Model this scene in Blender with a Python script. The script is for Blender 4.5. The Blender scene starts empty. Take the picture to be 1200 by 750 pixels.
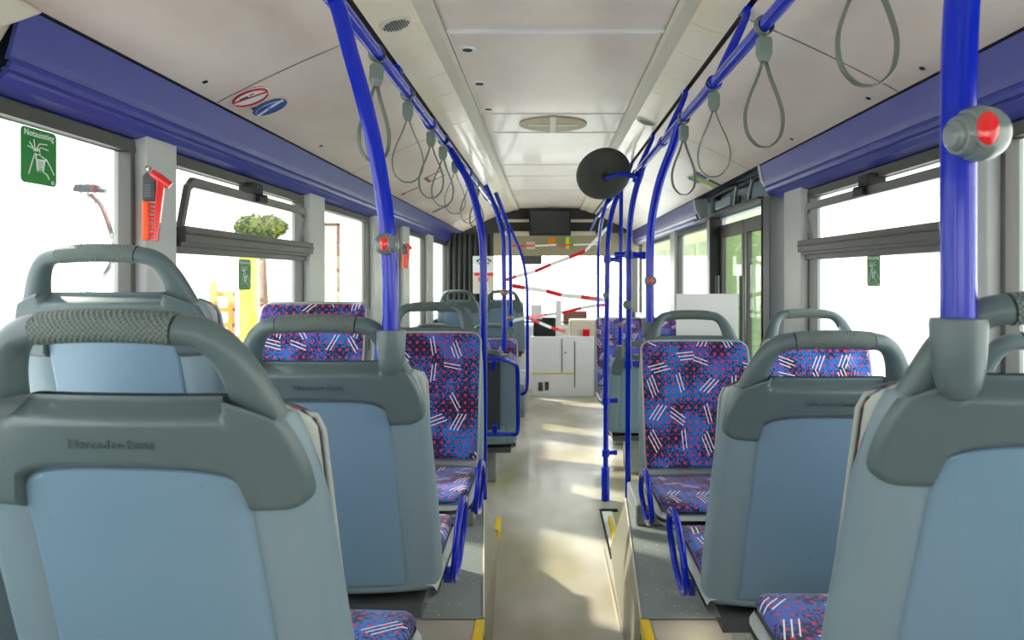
import bpy, bmesh, math, random
from mathutils import Vector, Matrix
random.seed(7)
PI = math.pi
F = 853.0          # focal length in px of the 1200x750 frame
H = 1.5            # camera height above the aisle floor
VX, VY = 641.0, 323.0
scene = bpy.context.scene
C = scene.collection

def at(px, py, Y):
    return Vector(((px - VX) * Y / F, Y, H - (py - VY) * Y / F))

# ------------------------------------------------------------------ materials
class NT:
    def __init__(s, name):
        s.m = bpy.data.materials.new(name); s.m.use_nodes = True
        s.n = s.m.node_tree; s.n.nodes.clear()
        s.out = s.new('ShaderNodeOutputMaterial')
    def new(s, t, **kw):
        nd = s.n.nodes.new(t)
        for k, v in kw.items(): setattr(nd, k, v)
        return nd
    def put(s, sock, v):
        if isinstance(v, bpy.types.NodeSocket): s.n.links.new(v, sock)
        elif v is not None: sock.default_value = v
    def math(s, op, a, b=None, c=None, clamp=False):
        nd = s.new('ShaderNodeMath', operation=op, use_clamp=clamp)
        s.put(nd.inputs[0], a)
        if b is not None: s.put(nd.inputs[1], b)
        if c is not None: s.put(nd.inputs[2], c)
        return nd.outputs[0]
    def vmath(s, op, a, b=None, scale=None):
        nd = s.new('ShaderNodeVectorMath', operation=op)
        s.put(nd.inputs[0], a)
        if b is not None: s.put(nd.inputs[1], b)
        if scale is not None: s.put(nd.inputs['Scale'], scale)
        return nd.outputs[0]
    def mix(s, f, a, b):
        nd = s.new('ShaderNodeMix', data_type='RGBA')
        s.put(nd.inputs[0], f); s.put(nd.inputs[6], a); s.put(nd.inputs[7], b)
        return nd.outputs[2]
    def noise(s, vec, scale, detail=2, rough=0.5):
        nd = s.new('ShaderNodeTexNoise')
        s.put(nd.inputs['Vector'], vec); nd.inputs['Scale'].default_value = scale
        nd.inputs['Detail'].default_value = detail; nd.inputs['Roughness'].default_value = rough
        return nd.outputs['Fac']
    def ramp(s, f, lo, hi):
        nd = s.new('ShaderNodeMapRange'); nd.clamp = True
        s.put(nd.inputs[0], f); nd.inputs[1].default_value = lo; nd.inputs[2].default_value = hi
        return nd.outputs[0]
    def coord(s, which='Object'):
        return s.new('ShaderNodeTexCoord').outputs[which]
    def bsdf(s, color, rough=0.5, metallic=0.0, coat=0.0, bump=None, bstr=0.2, bdist=0.01, sheen=0.0, emis=None, estr=0.0, spec=0.5):
        b = s.new('ShaderNodeBsdfPrincipled')
        s.put(b.inputs['Base Color'], color if isinstance(color, bpy.types.NodeSocket) else (*color[:3], 1))
        s.put(b.inputs['Roughness'], rough); b.inputs['Metallic'].default_value = metallic
        b.inputs['Coat Weight'].default_value = coat; b.inputs['Coat Roughness'].default_value = 0.08
        b.inputs['Sheen Weight'].default_value = sheen
        b.inputs['Specular IOR Level'].default_value = spec
        if emis is not None:
            b.inputs['Emission Color'].default_value = (*emis, 1); b.inputs['Emission Strength'].default_value = estr
        if bump is not None:
            bp = s.new('ShaderNodeBump'); bp.inputs['Strength'].default_value = bstr; bp.inputs['Distance'].default_value = bdist
            s.put(bp.inputs['Height'], bump); s.n.links.new(bp.outputs[0], b.inputs['Normal'])
        s.n.links.new(b.outputs[0], s.out.inputs[0])
        return s.m

def lin(r, g, b):
    f = lambda c: (c / 255 / 12.92) if c <= 10 else ((c / 255 + 0.055) / 1.055) ** 2.4
    return (f(r), f(g), f(b))

def plain(name, col, rough=0.5, mottle=0.06, scale=6.0, **kw):
    t = NT(name); c = t.coord()
    n = t.noise(c, scale, 3)
    v = t.math('MULTIPLY_ADD', n, 2 * mottle, 1 - mottle)
    colr = t.vmath('SCALE', (col[0], col[1], col[2]), scale=v)
    r = t.math('MULTIPLY_ADD', t.noise(c, scale * 3, 2), 0.12, rough - 0.06)
    fine = t.noise(c, 420, 2)
    kw.setdefault('bstr', 0.08); kw.setdefault('bdist', 0.002)
    return t.bsdf(colr, r, bump=fine, **kw)

M = {}
M['blue_paint'] = plain('blue_gloss_paint', lin(3, 34, 176), 0.18, 0.03, coat=0.15, spec=0.3, bstr=0.0)
M['valance'] = plain('blue_satin_panel', lin(60, 66, 148), 0.35, 0.05, scale=2)
M['ceiling'] = None
M['head'] = plain('dark_grey_green_plastic', lin(84, 101, 103), 0.37, 0.06)
M['shell'] = plain('grey_moulded_plastic', lin(120, 140, 150), 0.36, 0.04, scale=3)
M['window_frame'] = plain('dark_window_frame', lin(74, 74, 68), 0.4, 0.05)
M['rubber'] = plain('black_rubber', lin(22, 22, 24), 0.6, 0.1)
M['pillar'] = plain('grey_pillar_paint', lin(186, 190, 186), 0.4, 0.04)
M['white_plastic'] = plain('white_plastic', lin(236, 238, 236), 0.4, 0.02)
M['yellow'] = plain('yellow_nosing', lin(240, 200, 20), 0.45, 0.1, scale=20)
M['strap'] = plain('grey_strap', lin(98, 105, 92), 0.5, 0.06)
M['clip'] = plain('grey_green_clip', lin(112, 126, 118), 0.4, 0.05)
M['red'] = plain('red_gloss', lin(225, 20, 22), 0.2, 0.03, coat=0.6, bstr=0)
M['orange'] = plain('orange_plastic', lin(245, 84, 20), 0.35, 0.03)
M['button_grey'] = plain('button_housing', lin(112, 122, 120), 0.2, 0.03)
M['dark_disc'] = plain('black_disc', lin(62, 64, 60), 0.55, 0.08, scale=3)
M['seam'] = plain('dark_seam', lin(90, 86, 80), 0.7)
M['beige'] = plain('beige_trim', lin(208, 202, 182), 0.4, 0.04, scale=3)
M['metal'] = plain('brushed_metal', lin(190, 190, 186), 0.2, 0.04, metallic=0.8)
M['screen'] = plain('black_screen', lin(24, 24, 30), 0.12, 0.03, coat=0.4)
M['green_sticker'] = plain('green_sticker', lin(24, 130, 50), 0.4, 0.02)
M['white_print'] = plain('white_print', lin(240, 246, 240), 0.5, 0.01)
M['dark_print'] = plain('dark_print', lin(30, 40, 46), 0.5, 0.01)
M['red_print'] = plain('red_print', lin(186, 24, 50), 0.5, 0.01)
M['blue_print'] = plain('blue_print', lin(20, 80, 160), 0.5, 0.01)
M['lime_print'] = plain('lime_print', lin(170, 205, 40), 0.5, 0.01)
M['dark_grey'] = plain('dark_grey_plastic', lin(70, 74, 74), 0.5, 0.06)
M['brown'] = plain('brown_board', lin(130, 84, 70), 0.6, 0.1)
M['curtain'] = plain('dark_curtain', lin(58, 62, 58), 0.8, 0.15)
M['yellow_lime'] = plain('lime_yellow_paint', lin(240, 236, 10), 0.5, 0.05)
M['concrete'] = plain('pale_concrete', lin(214, 212, 206), 0.8, 0.1, scale=0.8)
M['ext_orange'] = plain('orange_machine_paint', lin(235, 150, 30), 0.5, 0.1)
M['ext_red'] = plain('red_vehicle_paint', lin(200, 30, 30), 0.4, 0.05)
M['vent_beige'] = plain('vent_beige', lin(186, 172, 138), 0.5)
M['visor_beige'] = plain('dull_beige_visor', lin(160, 154, 124), 0.6)
M['ext_green'] = plain('green_building_paint', lin(140, 158, 110), 0.6, 0.05)

def ceiling_mat():
    t = NT('ceiling_laminate'); c = t.coord()
    st = t.new('ShaderNodeMapping'); t.put(st.inputs['Vector'], c); st.inputs['Scale'].default_value = (2.2, 0.9, 1)
    n = t.noise(st.outputs[0], 1.6, 3, 0.6)
    col = t.mix(t.ramp(n, 0.3, 0.7), (*lin(222, 206, 190), 1), (*lin(238, 226, 212), 1))
    return t.bsdf(col, 0.34, bump=t.noise(c, 300, 2), bstr=0.03, bdist=0.001, coat=0.15)
M['ceiling'] = ceiling_mat()

def light_cover_mat():
    t = NT('light_cover'); c = t.coord()
    n = t.noise(c, 3, 2)
    col = t.mix(n, (*lin(210, 200, 168), 1), (*lin(226, 220, 200), 1))
    return t.bsdf(col, 0.3, coat=0.3, emis=(1.0, 0.86, 0.62), estr=0.05)
M['light_cover'] = light_cover_mat()

def floor_mat():
    t = NT('worn_beige_vinyl'); c = t.coord()
    mp = t.new('ShaderNodeMapping'); t.put(mp.inputs['Vector'], c); mp.inputs['Scale'].default_value = (1.0, 0.55, 1)
    v = mp.outputs[0]
    big = t.noise(v, 2.6, 2, 0.45)
    grain = t.new('ShaderNodeMapping'); t.put(grain.inputs['Vector'], c); grain.inputs['Scale'].default_value = (6, 60, 1)
    g = t.noise(grain.outputs[0], 2.0, 3)
    base = t.mix(t.ramp(big, 0.32, 0.68), (*lin(164, 154, 122), 1), (*lin(220, 214, 202), 1))
    base = t.mix(t.math('MULTIPLY', t.ramp(g, 0.5, 0.8), 0.15), base, (*lin(120, 112, 92), 1))
    stain = t.noise(c, 1.3, 1)
    base = t.mix(t.math('MULTIPLY', t.ramp(stain, 0.52, 0.7), 0.4), base, (*lin(190, 178, 110), 1))
    r = t.math('MULTIPLY_ADD', big, 0.10, 0.285)
    return t.bsdf(base, r, bump=t.noise(c, 90, 3), bstr=0.06, bdist=0.002, coat=0.1)
M['floor'] = floor_mat()

def speckle_mat():
    t = NT('grey_speckled_vinyl'); c = t.coord()
    vo = t.new('ShaderNodeTexVoronoi'); t.put(vo.inputs['Vector'], c); vo.inputs['Scale'].default_value = 75
    wn = t.new('ShaderNodeSeparateColor'); t.put(wn.inputs[0], vo.outputs['Color'])
    near = t.math('LESS_THAN', vo.outputs['Distance'], t.math('MULTIPLY', wn.outputs[1], 0.26))
    pick = t.math('LESS_THAN', wn.outputs[0], 0.45)
    m = t.math('MULTIPLY', near, pick)
    base = t.mix(t.noise(c, 5, 3), (*lin(122, 130, 128), 1), (*lin(150, 156, 150), 1))
    col = t.mix(m, base, (*lin(226, 222, 205), 1))
    return t.bsdf(col, 0.42, bump=t.noise(c, 200, 2), bstr=0.1, bdist=0.002)
M['speckle'] = speckle_mat()
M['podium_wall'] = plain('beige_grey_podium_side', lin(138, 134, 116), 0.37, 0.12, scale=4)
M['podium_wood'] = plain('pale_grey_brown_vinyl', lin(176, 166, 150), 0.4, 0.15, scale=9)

def panel_mat():
    t = NT('blue_grey_back_panel'); c = t.coord()
    n = t.noise(c, 3, 3)
    col = t.mix(n, (*lin(100, 136, 160), 1), (*lin(126, 148, 165), 1))
    mp = t.new('ShaderNodeMapping'); t.put(mp.inputs['Vector'], c); mp.inputs['Scale'].default_value = (60, 60, 8)
    sc = t.noise(mp.outputs[0], 1.5, 2)
    col = t.mix(t.math('MULTIPLY', t.ramp(sc, 0.74, 0.8), 0.3), col, (*lin(60, 70, 80), 1))
    return t.bsdf(col, t.math('MULTIPLY_ADD', n, 0.12, 0.29), bump=t.noise(c, 350, 2), bstr=0.06, bdist=0.002)
M['back_panel'] = panel_mat()

def grip_mat():
    t = NT('diamond_grip'); c = t.coord()
    sp = t.new('ShaderNodeSeparateXYZ'); t.put(sp.inputs[0], c)
    a = t.math('ADD', sp.outputs[0], sp.outputs[2]); b = t.math('SUBTRACT', sp.outputs[0], sp.outputs[2])
    w1 = t.math('SINE', t.math('MULTIPLY', a, 900)); w2 = t.math('SINE', t.math('MULTIPLY', b, 900))
    h = t.math('MAXIMUM', w1, w2)
    col = t.mix(t.ramp(h, 0.2, 1.0), (*lin(76, 90, 87), 1), (*lin(100, 114, 108), 1))
    return t.bsdf(col, 0.5, bump=h, bstr=0.5, bdist=0.002)
M['grip'] = grip_mat()
M['light_shell'] = plain('pale_grey_moulding', lin(168, 174, 170), 0.38, 0.04)

def fabric_mat():
    t = NT('patterned_seat_fabric')
    oi = t.new('ShaderNodeObjectInfo')
    uv = t.new('ShaderNodeUVMap').outputs[0]
    off = t.vmath('SCALE', (3.1, 5.7, 0), scale=oi.outputs['Random'])
    p = t.vmath('ADD', uv, off)
    # camouflage ground
    big = t.noise(p, 9, 2)
    fine = t.noise(p, 130, 3, 0.7)
    thr = t.math('MULTIPLY_ADD', t.math('SUBTRACT', big, 0.5), 0.8, 0.505)
    dk = t.ramp(t.math('SUBTRACT', fine, thr), -0.02, 0.02)
    blue = t.mix(t.ramp(t.noise(p, 5, 2), 0.46, 0.66), (*lin(36, 112, 194), 1), (*lin(80, 82, 168), 1))
    col = t.mix(dk, (*lin(28, 22, 58), 1), blue)
    # rows of pink-red squares
    sp = t.new('ShaderNodeSeparateXYZ'); t.put(sp.inputs[0], p)
    def fr(o, k, sh=0.0):
        return t.math('ABSOLUTE', t.math('SUBTRACT', t.math('FRACT', t.math('MULTIPLY_ADD', o, k, sh)), 0.5))
    dx = fr(sp.outputs[0], 33.0); dy = fr(sp.outputs[1], 33.0)
    wob = t.math('MULTIPLY_ADD', t.noise(p, 400, 1), 0.2, 0.07)
    dot = t.math('LESS_THAN', t.math('MAXIMUM', dx, dy), wob)
    col = t.mix(dot, col, (*lin(200, 44, 88), 1))
    dx2 = fr(sp.outputs[0], 33.0, 0.5); dy2 = fr(sp.outputs[1], 33.0, 0.5)
    dot2 = t.math('LESS_THAN', t.math('MAXIMUM', dx2, dy2), 0.11)
    col = t.mix(t.math('MULTIPLY', dot2, 0.55), col, (*lin(150, 50, 130), 1))
    # scattered groups of three white strokes
    for k, (s, seed) in enumerate(((9.2, 0.0),)):
        q = t.vmath('SCALE', p, scale=s)
        vo = t.new('ShaderNodeTexVoronoi', voronoi_dimensions='2D'); t.put(vo.inputs['Vector'], q)
        vo.inputs['Scale'].default_value = 1.0; vo.inputs['Randomness'].default_value = 0.7
        d = t.vmath('SUBTRACT', q, vo.outputs['Position'])
        ds = t.new('ShaderNodeSeparateXYZ'); t.put(ds.inputs[0], d)
        cs = t.new('ShaderNodeSeparateColor'); t.put(cs.inputs[0], vo.outputs['Color'])
        ang = t.math('MULTIPLY', cs.outputs[0], PI)
        ca = t.math('COSINE', ang); sa = t.math('SINE', ang)
        x = t.math('ADD', t.math('MULTIPLY', ds.outputs[0], ca), t.math('MULTIPLY', ds.outputs[1], sa))
        y = t.math('SUBTRACT', t.math('MULTIPLY', ds.outputs[1], ca), t.math('MULTIPLY', ds.outputs[0], sa))
        y = t.math('MULTIPLY_ADD', x, t.math('MULTIPLY', t.math('SUBTRACT', cs.outputs[1], 0.5), 0.25), y)
        band = t.math('ABSOLUTE', t.math('SUBTRACT', t.math('FRACT', t.math('MULTIPLY_ADD', y, 1 / 0.13, 0.0)), 0.5))
        line = t.math('LESS_THAN', band, 0.12)
        lim = t.math('LESS_THAN', t.math('ABSOLUTE', t.math('MULTIPLY_ADD', t.math('GREATER_THAN', cs.outputs[2], 0.42), 0.065, y)), 0.175)
        idx = t.math('FLOOR', t.math('MULTIPLY', y, 1 / 0.13))
        xs = t.math('ADD', x, t.math('MULTIPLY', idx, 0.07))
        ln = t.math('LESS_THAN', t.math('ABSOLUTE', xs), 0.33)
        m = t.math('MULTIPLY', t.math('MULTIPLY', t.math('MULTIPLY', line, lim), ln), t.math('LESS_THAN', cs.outputs[2], 0.94))
        col = t.mix(m, col, (*lin(240, 236, 236), 1))
    return t.bsdf(col, 0.8, bump=t.noise(p, 900, 2), bstr=0.3, bdist=0.002, sheen=0.2, spec=0.3)
M['fabric'] = fabric_mat()

def glass_mat(tint=(0.97, 0.99, 0.98)):
    t = NT('clear_window_glass')
    tr = t.new('ShaderNodeBsdfTransparent'); tr.inputs[0].default_value = (*tint, 1)
    gl = t.new('ShaderNodeBsdfGlossy'); gl.inputs['Roughness'].default_value = 0.02
    fr = t.new('ShaderNodeFresnel'); fr.inputs[0].default_value = 1.35
    mx = t.new('ShaderNodeMixShader')
    t.put(mx.inputs[0], t.math('MULTIPLY', fr.outputs[0], 0.5))
    t.n.links.new(tr.outputs[0], mx.inputs[1]); t.n.links.new(gl.outputs[0], mx.inputs[2])
    t.n.links.new(mx.outputs[0], t.out.inputs[0])
    return t.m
M['glass'] = glass_mat()
M['tinted_glass'] = glass_mat((0.74, 0.80, 0.74)); M['tinted_glass'].name = 'tinted_door_glass'

def foliage_mat():
    t = NT('foliage'); c = t.coord()
    col = t.mix(t.ramp(t.noise(c, 14, 3), 0.4, 0.6), (*lin(30, 60, 14), 1), (*lin(150, 165, 40), 1))
    return t.bsdf(col, 0.6, bump=t.noise(c, 30, 2), bstr=1.0, bdist=0.05)
M['foliage'] = foliage_mat()

# ------------------------------------------------------------------ mesh building
class MB:
    def __init__(s): s.v = []; s.f = []; s.uv = {}
    def add(s, verts, faces, uvs=None):
        b = len(s.v); s.v += [Vector(v) for v in verts]
        s.f += [tuple(i + b for i in f) for f in faces]
        if uvs:
            for i, u in enumerate(uvs): s.uv[b + i] = u
        return s
    def box(s, lo, hi, M4=None):
        x0, y0, z0 = lo; x1, y1, z1 = hi
        vs = [Vector(p) for p in ((x0,y0,z0),(x1,y0,z0),(x1,y1,z0),(x0,y1,z0),(x0,y0,z1),(x1,y0,z1),(x1,y1,z1),(x0,y1,z1))]
        if M4: vs = [M4 @ v for v in vs]
        return s.add(vs, [(0,3,2,1),(4,5,6,7),(0,1,5,4),(1,2,6,5),(2,3,7,6),(3,0,4,7)])
    def tube(s, pts, r, seg=14, closed=False, cap=True, rz=None, up=None):
        """r: radius or list; rz: second radius (list or number) along the frame's other axis"""
        pts = [Vector(p) for p in pts]; n = len(pts)
        R = r if isinstance(r, (list, tuple)) else [r] * n
        R2 = R if rz is None else (rz if isinstance(rz, (list, tuple)) else [rz] * n)
        tang = []
        for i in range(n):
            a = pts[(i - 1) % n] if (closed or i > 0) else pts[i]
            b = pts[(i + 1) % n] if (closed or i < n - 1) else pts[i]
            tang.append((b - a).normalized())
        ref = Vector(up) if up else (Vector((0, 0, 1)) if abs(tang[0].z) < 0.9 else Vector((0, 1, 0)))
        rings = []; nrm = (ref - ref.dot(tang[0]) * tang[0]).normalized()
        for i in range(n):
            if up: nrm = (Vector(up) - Vector(up).dot(tang[i]) * tang[i]).normalized()
            else: nrm = (nrm - nrm.dot(tang[i]) * tang[i]).normalized()
            bi = tang[i].cross(nrm)
            rings.append([pts[i] + math.cos(2*PI*k/seg) * R[i] * nrm + math.sin(2*PI*k/seg) * R2[i] * bi for k in range(seg)])
        vs = [v for rg in rings for v in rg]; fs = []
        m = n if closed else n - 1
        for i in range(m):
            j = (i + 1) % n
            for k in range(seg):
                l = (k + 1) % seg
                fs.append((i*seg+k, i*seg+l, j*seg+l, j*seg+k))
        if cap and not closed:
            fs.append(tuple(range(seg - 1, -1, -1))); fs.append(tuple((n-1)*seg + k for k in range(seg)))
        return s.add(vs, fs)
    def lathe(s, prof, M4=None, seg=28):
        vs = []; fs = []
        for (r, z) in prof:
            for k in range(seg):
                a = 2*PI*k/seg; v = Vector((r*math.cos(a), r*math.sin(a), z)); vs.append(M4 @ v if M4 else v)
        n = len(prof)
        for i in range(n - 1):
            for k in range(seg):
                l = (k+1) % seg; fs.append((i*seg+k, i*seg+l, (i+1)*seg+l, (i+1)*seg+k))
        fs.append(tuple(range(seg-1, -1, -1))); fs.append(tuple((n-1)*seg+k for k in range(seg)))
        return s.add(vs, fs)
    def prism(s, poly, d):
        """poly: list of 3D points (planar), extruded by vector d"""
        poly = [Vector(p) for p in poly]; n = len(poly); d = Vector(d)
        vs = poly + [p + d for p in poly]
        fs = [tuple(range(n - 1, -1, -1)), tuple(range(n, 2*n))]
        for i in range(n): j = (i+1) % n; fs.append((i, j, n+j, n+i))
        return s.add(vs, fs)
    def slab(s, NS, NT_, pos, outer, inner, dist, r, ext):
        """closed curved plate. pos(s,t)->(a,b); outer/inner(a,b)->offset; ext(a,b,n)->Vector; dist(s,t)->edge distance"""
        ss = [math.sin((i / NS - 0.5) * PI) for i in range(NS + 1)]
        ts = [0.5 - 0.5 * math.cos(i / NT_ * PI) for i in range(NT_ + 1)]
        back = []; front = []; uvs = []
        for t in ts:
            for q in ss:
                a, b = pos(q, t)
                e = min(max(dist(q, t), 0) / r, 1.0); rd = math.sqrt(max(0, 1 - (1 - e) ** 2))
                no, ni = outer(a, b), inner(a, b)
                mid = 0.5 * (no + ni)
                back.append(ext(a, b, mid + (no - mid) * rd)); front.append(ext(a, b, mid + (ni - mid) * rd)); uvs.append((a, b))
        W = NS + 1; N = len(back); fs = []
        for i in range(NT_):
            for j in range(NS):
                p = i*W+j
                fs.append((p, p+1, p+W+1, p+W)); fs.append((N+p, N+p+W, N+p+W+1, N+p+1))
        return s.add(back + front, fs, uvs + uvs)
    def build(s, name, mat, parent=None, smooth=True, angle=40, bevel=None, weld=True):
        me = bpy.data.meshes.new(name)
        me.from_pydata([tuple(v) for v in s.v], [], s.f)
        if s.uv:
            ul = me.uv_layers.new(name='UVMap')
            for l in me.loops: ul.data[l.index].uv = s.uv.get(l.vertex_index, (0, 0))
        bm = bmesh.new(); bm.from_mesh(me)
        if weld: bmesh.ops.remove_doubles(bm, verts=bm.verts, dist=1e-5)
        bmesh.ops.recalc_face_normals(bm, faces=bm.faces)
        bm.to_mesh(me); bm.free()
        me.polygons.foreach_set('use_smooth', [smooth] * len(me.polygons))
        if smooth: me.set_sharp_from_angle(angle=math.radians(angle))
        me.materials.append(M[mat] if isinstance(mat, str) else mat)
        o = bpy.data.objects.new(name, me); C.objects.link(o)
        if parent: o.parent = parent
        if bevel:
            bv = o.modifiers.new('bevel', 'BEVEL'); bv.width = bevel; bv.segments = 3; bv.limit_method = 'ANGLE'
            bv.angle_limit = math.radians(40)
        return o

def catmull(pts, n=6, closed=False):
    P_ = [Vector(p) for p in pts]; N = len(P_); out = []
    rng = N if closed else N - 1
    for i in range(rng):
        if closed: p0, p1, p2, p3 = P_[(i-1) % N], P_[i], P_[(i+1) % N], P_[(i+2) % N]
        else: p0, p1, p2, p3 = P_[max(i-1, 0)], P_[i], P_[i+1], P_[min(i+2, N-1)]
        for k in range(n):
            t = k / n
            out.append(0.5 * ((2*p1) + (p2-p0)*t + (2*p0-5*p1+4*p2-p3)*t*t + (3*p1-p0-3*p2+p3)*t**3))
    if not closed: out.append(P_[-1])
    return out

def tag(o, label, cat, group=None):
    o['label'] = label; o['category'] = cat
    if group: o['group'] = group
    return o
def thing(name, label, cat, loc=(0, 0, 0), rotz=0.0, group=None):
    o = bpy.data.objects.new(name, None); C.objects.link(o); o.empty_display_size = 0.05
    o.location = loc; o.rotation_euler = (0, 0, rotz)
    return tag(o, label, cat, group)
def struct(o): o['kind'] = 'structure'; return o
def dup(root, loc, rotz=None, label=None, group=None, rot=None):
    def cp(o, parent):
        c = o.copy(); C.objects.link(c)
        if parent: c.parent = parent
        for ch in list(o.children): cp(ch, c)
        return c
    r = cp(root, None); r.location = loc
    if rotz is not None: r.rotation_euler = (0, 0, rotz)
    if rot is not None: r.rotation_euler = rot
    if label: r['label'] = label
    if group: r['group'] = group
    return r

def text_mesh(body, size, mat, M4, parent=None, name='lettering', ext=0.0006, font_shear=0.0):
    cu = bpy.data.curves.new('t', 'FONT'); cu.body = body; cu.size = size; cu.extrude = ext
    cu.align_x = 'CENTER'; cu.align_y = 'CENTER'; cu.resolution_u = 3; cu.shear = font_shear
    to = bpy.data.objects.new('t', cu); C.objects.link(to)
    dg = bpy.context.evaluated_depsgraph_get(); dg.update()
    me = bpy.data.meshes.new_from_object(to.evaluated_get(dg))
    bpy.data.objects.remove(to); bpy.data.curves.remove(cu)
    me.transform(M4); me.materials.clear(); me.materials.append(M[mat]); me.name = name
    o = bpy.data.objects.new(name, me); C.objects.link(o)
    if parent: o.parent = parent
    return o

def frame(origin, x, z_normal):
    x = Vector(x).normalized(); z = Vector(z_normal).normalized(); y = z.cross(x).normalized(); x = y.cross(z)
    m = Matrix((x, y, z)).transposed().to_4x4(); m.translation = Vector(origin); return m

# ------------------------------------------------------------------ seats
T = 0.30     # recline of the back
def seat_geometry(ztop, side=1, handle=True, socket=None, armrest=None, fabric_back=True, letters=True, lift=0.0):
    """Builds one seat facing +Y; origin on the floor it stands on, under the top edge. side unused for shape."""
    Z = ztop
    def ext(u, d, n):           # n towards the rear (-Y)
        return Vector((u, T * d - n + 0.55 * u * u, Z - d))
    parts = {}
    # grey outer shell with a recess for the middle panel
    def w(d):
        if d < 0.25 and handle: return 0.200 + 0.035 * min(max((d - 0.12) / 0.13, 0), 1) ** 0.5
        if d < 0.25: return 0.235 - (0.04 * (1 - math.sqrt(max(0, 1 - ((0.06 - d) / 0.06) ** 2))) if d < 0.06 else 0)
        return 0.235 + 0.012 * math.sin(min((d - 0.25) / 0.40, 1) * PI / 2)
    def wb(d):                   # rounded bottom corners
        r = 0.05; b = 0.70
        if d > b - r: k = (d - (b - r)) / r; return w(d) - r * (1 - math.sqrt(max(0, 1 - k * k)))
        return w(d)
    D0, D1 = (0.125, 0.70) if handle else (0.0, 0.70)
    def pos(q, t):
        d = D0 + (D1 - D0) * t; return (q * wb(d), d)
    def gw(d): return 0.153 + 0.012 * (d - 0.2) / 0.45
    def outer(u, d):
        x = (abs(u) - gw(d)) / 0.008
        k = 1 / (1 + math.exp(-max(-20, min(20, x))))
        bot = 1 / (1 + math.exp(-max(-20, min(20, (d - 0.680) / 0.004))))
        return 0.010 + 0.012 * max(k, bot)
    mb = MB()
    NS = 44
    mb.slab(NS, 34, pos, outer, lambda u, d: -0.036,
            lambda q, t: min((1 - abs(q)) * 0.24, t * (D1 - D0) + 0.002, (1 - t) * (D1 - D0) + 0.002), 0.024, ext)
    parts['shell'] = (mb, 'shell')
    # middle panel
    P0 = 0.195 if handle else 0.06
    def ppos(q, t):
        a = abs(q)
        top = P0 + 0.045 * (1 - (1 - a ** 3) ** (1 / 3))
        d = top + (0.677 - top) * t
        return (q * (gw(d) - 0.004), d)
    mb = MB().slab(26, 22, ppos, lambda u, d: 0.0185 + 0.002 * math.cos(u / 0.15 * PI / 2), lambda u, d: 0.004,
                   lambda q, t: min((1 - abs(q)) * 0.15, t * 0.45, (1 - t) * 0.45) + 0.0008, 0.006, ext)
    parts['back_panel'] = (mb, 'back_panel')
    if handle:
        # dark head piece: loop legs + plate with arched lower edge
        half = [(0.086, 0.019), (0.112, 0.0245), (0.134, 0.041), (0.151, 0.070), (0.163, 0.105), (0.174, 0.145), (0.182, 0.19)]
        rad = [0.0188, 0.019, 0.0205, 0.024, 0.0285, 0.033, 0.034]
        mb = MB()
        for sg in (-1, 1):
            pts = catmull([(sg * u, d, 0) for u, d in half], 5)
            rr = catmull([(a, 0, 0) for a in rad], 5); rr = [v.x for v in rr]
            p3 = [ext(p.x, p.y, -0.004) for p in pts]
            mb.tube(p3, [0.021] * len(p3), 18, rz=rr, up=(0, 1, 0.3))
        E0, E1 = 0.104, 0.256
        def hw(d): return 0.184 + 0.046 * (1 - (1 - min(max((d - 0.10) / 0.13, 0), 1)) ** 2)
        def hpos(q, t):
            a = abs(q); ar = min(a / 0.66, 1)
            bot = 0.192 + 0.046 * (1 - (1 - ar ** 3) ** (1 / 3)) if a < 0.66 else E1 - 0.035 * (1 - math.sqrt(max(0, 1 - max(0, (a - 0.82) / 0.18) ** 2)))
            top = E0 if a < 0.70 else E0 + 0.030 * ((a - 0.70) / 0.30) ** 1.5
            d = top + (bot - top) * t
            return (q * hw(d), d)
        def hout(u, d):
            rmp = min(max((d - E0) / 0.032, 0), 1); rmp = rmp * rmp * (3 - 2 * rmp)
            inn = 1 if abs(u) > 0.15 else 0
            k = max(rmp, min(max((abs(u) - 0.128) / 0.012, 0), 1))
            return -0.004 + 0.036 * k if not inn else 0.032
        mb.slab(60, 26, hpos, hout, lambda u, d: -0.03,
                lambda q, t: min((1 - abs(q)) * 0.22, t * 0.12 + 0.006, (1 - t) * 0.12) + 0.001, 0.012, ext)
        parts['headrest_frame'] = (mb, 'head')
        gp = [ext(u, 0.019 - 0.004 * (1 - (u / 0.086) ** 2), -0.004) for u in [(-0.0845 + 0.169 * i / 12) for i in range(13)]]
        parts['hand_grip'] = (MB().tube(gp, 0.0225, 20, rz=0.0203, up=(0, 1, 0.3)), 'grip')
    if socket is not None:
        # sleeve that takes the pole
        o = ext(socket, 0.0, 0.02)
        base = o.z
        prof = [(0.008, -0.100), (0.017, -0.095), (0.0245, -0.083), (0.029, -0.065), (0.031, -0.04), (0.0325, -0.006), (0.0315, 0.0), (0.021, 0.001)]
        parts['pole_socket'] = (MB().lathe(prof, Matrix.Translation((o.x, o.y + 0.012, base - 0.03))), 'head')
    # fabric backrest on the front
    FT = 0.125 if handle else 0.008
    def fw(d):
        r = 0.035; k = max(0, (FT + r - d) / r); return min(0.222, w(d) + 0.006) - r*0.6 * (1 - math.sqrt(max(0, 1 - k * k)))
    def fpos(q, t):
        d = FT + (0.62 - FT) * t; return (q * fw(d), d)
    def fin(u, d): return -0.052 - 0.014 * math.cos(min(abs(u) / 0.22, 1) * PI / 2) - 0.02 * max(0, (d - 0.4) / 0.22) ** 2
    parts['backrest'] = (MB().slab(30, 30, fpos, lambda u, d: -0.030, fin,
                         lambda q, t: min((1 - abs(q)) * 0.22, t * 0.5, (1 - t) * 0.5) + 0.001, 0.014, ext), 'fabric')
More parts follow.
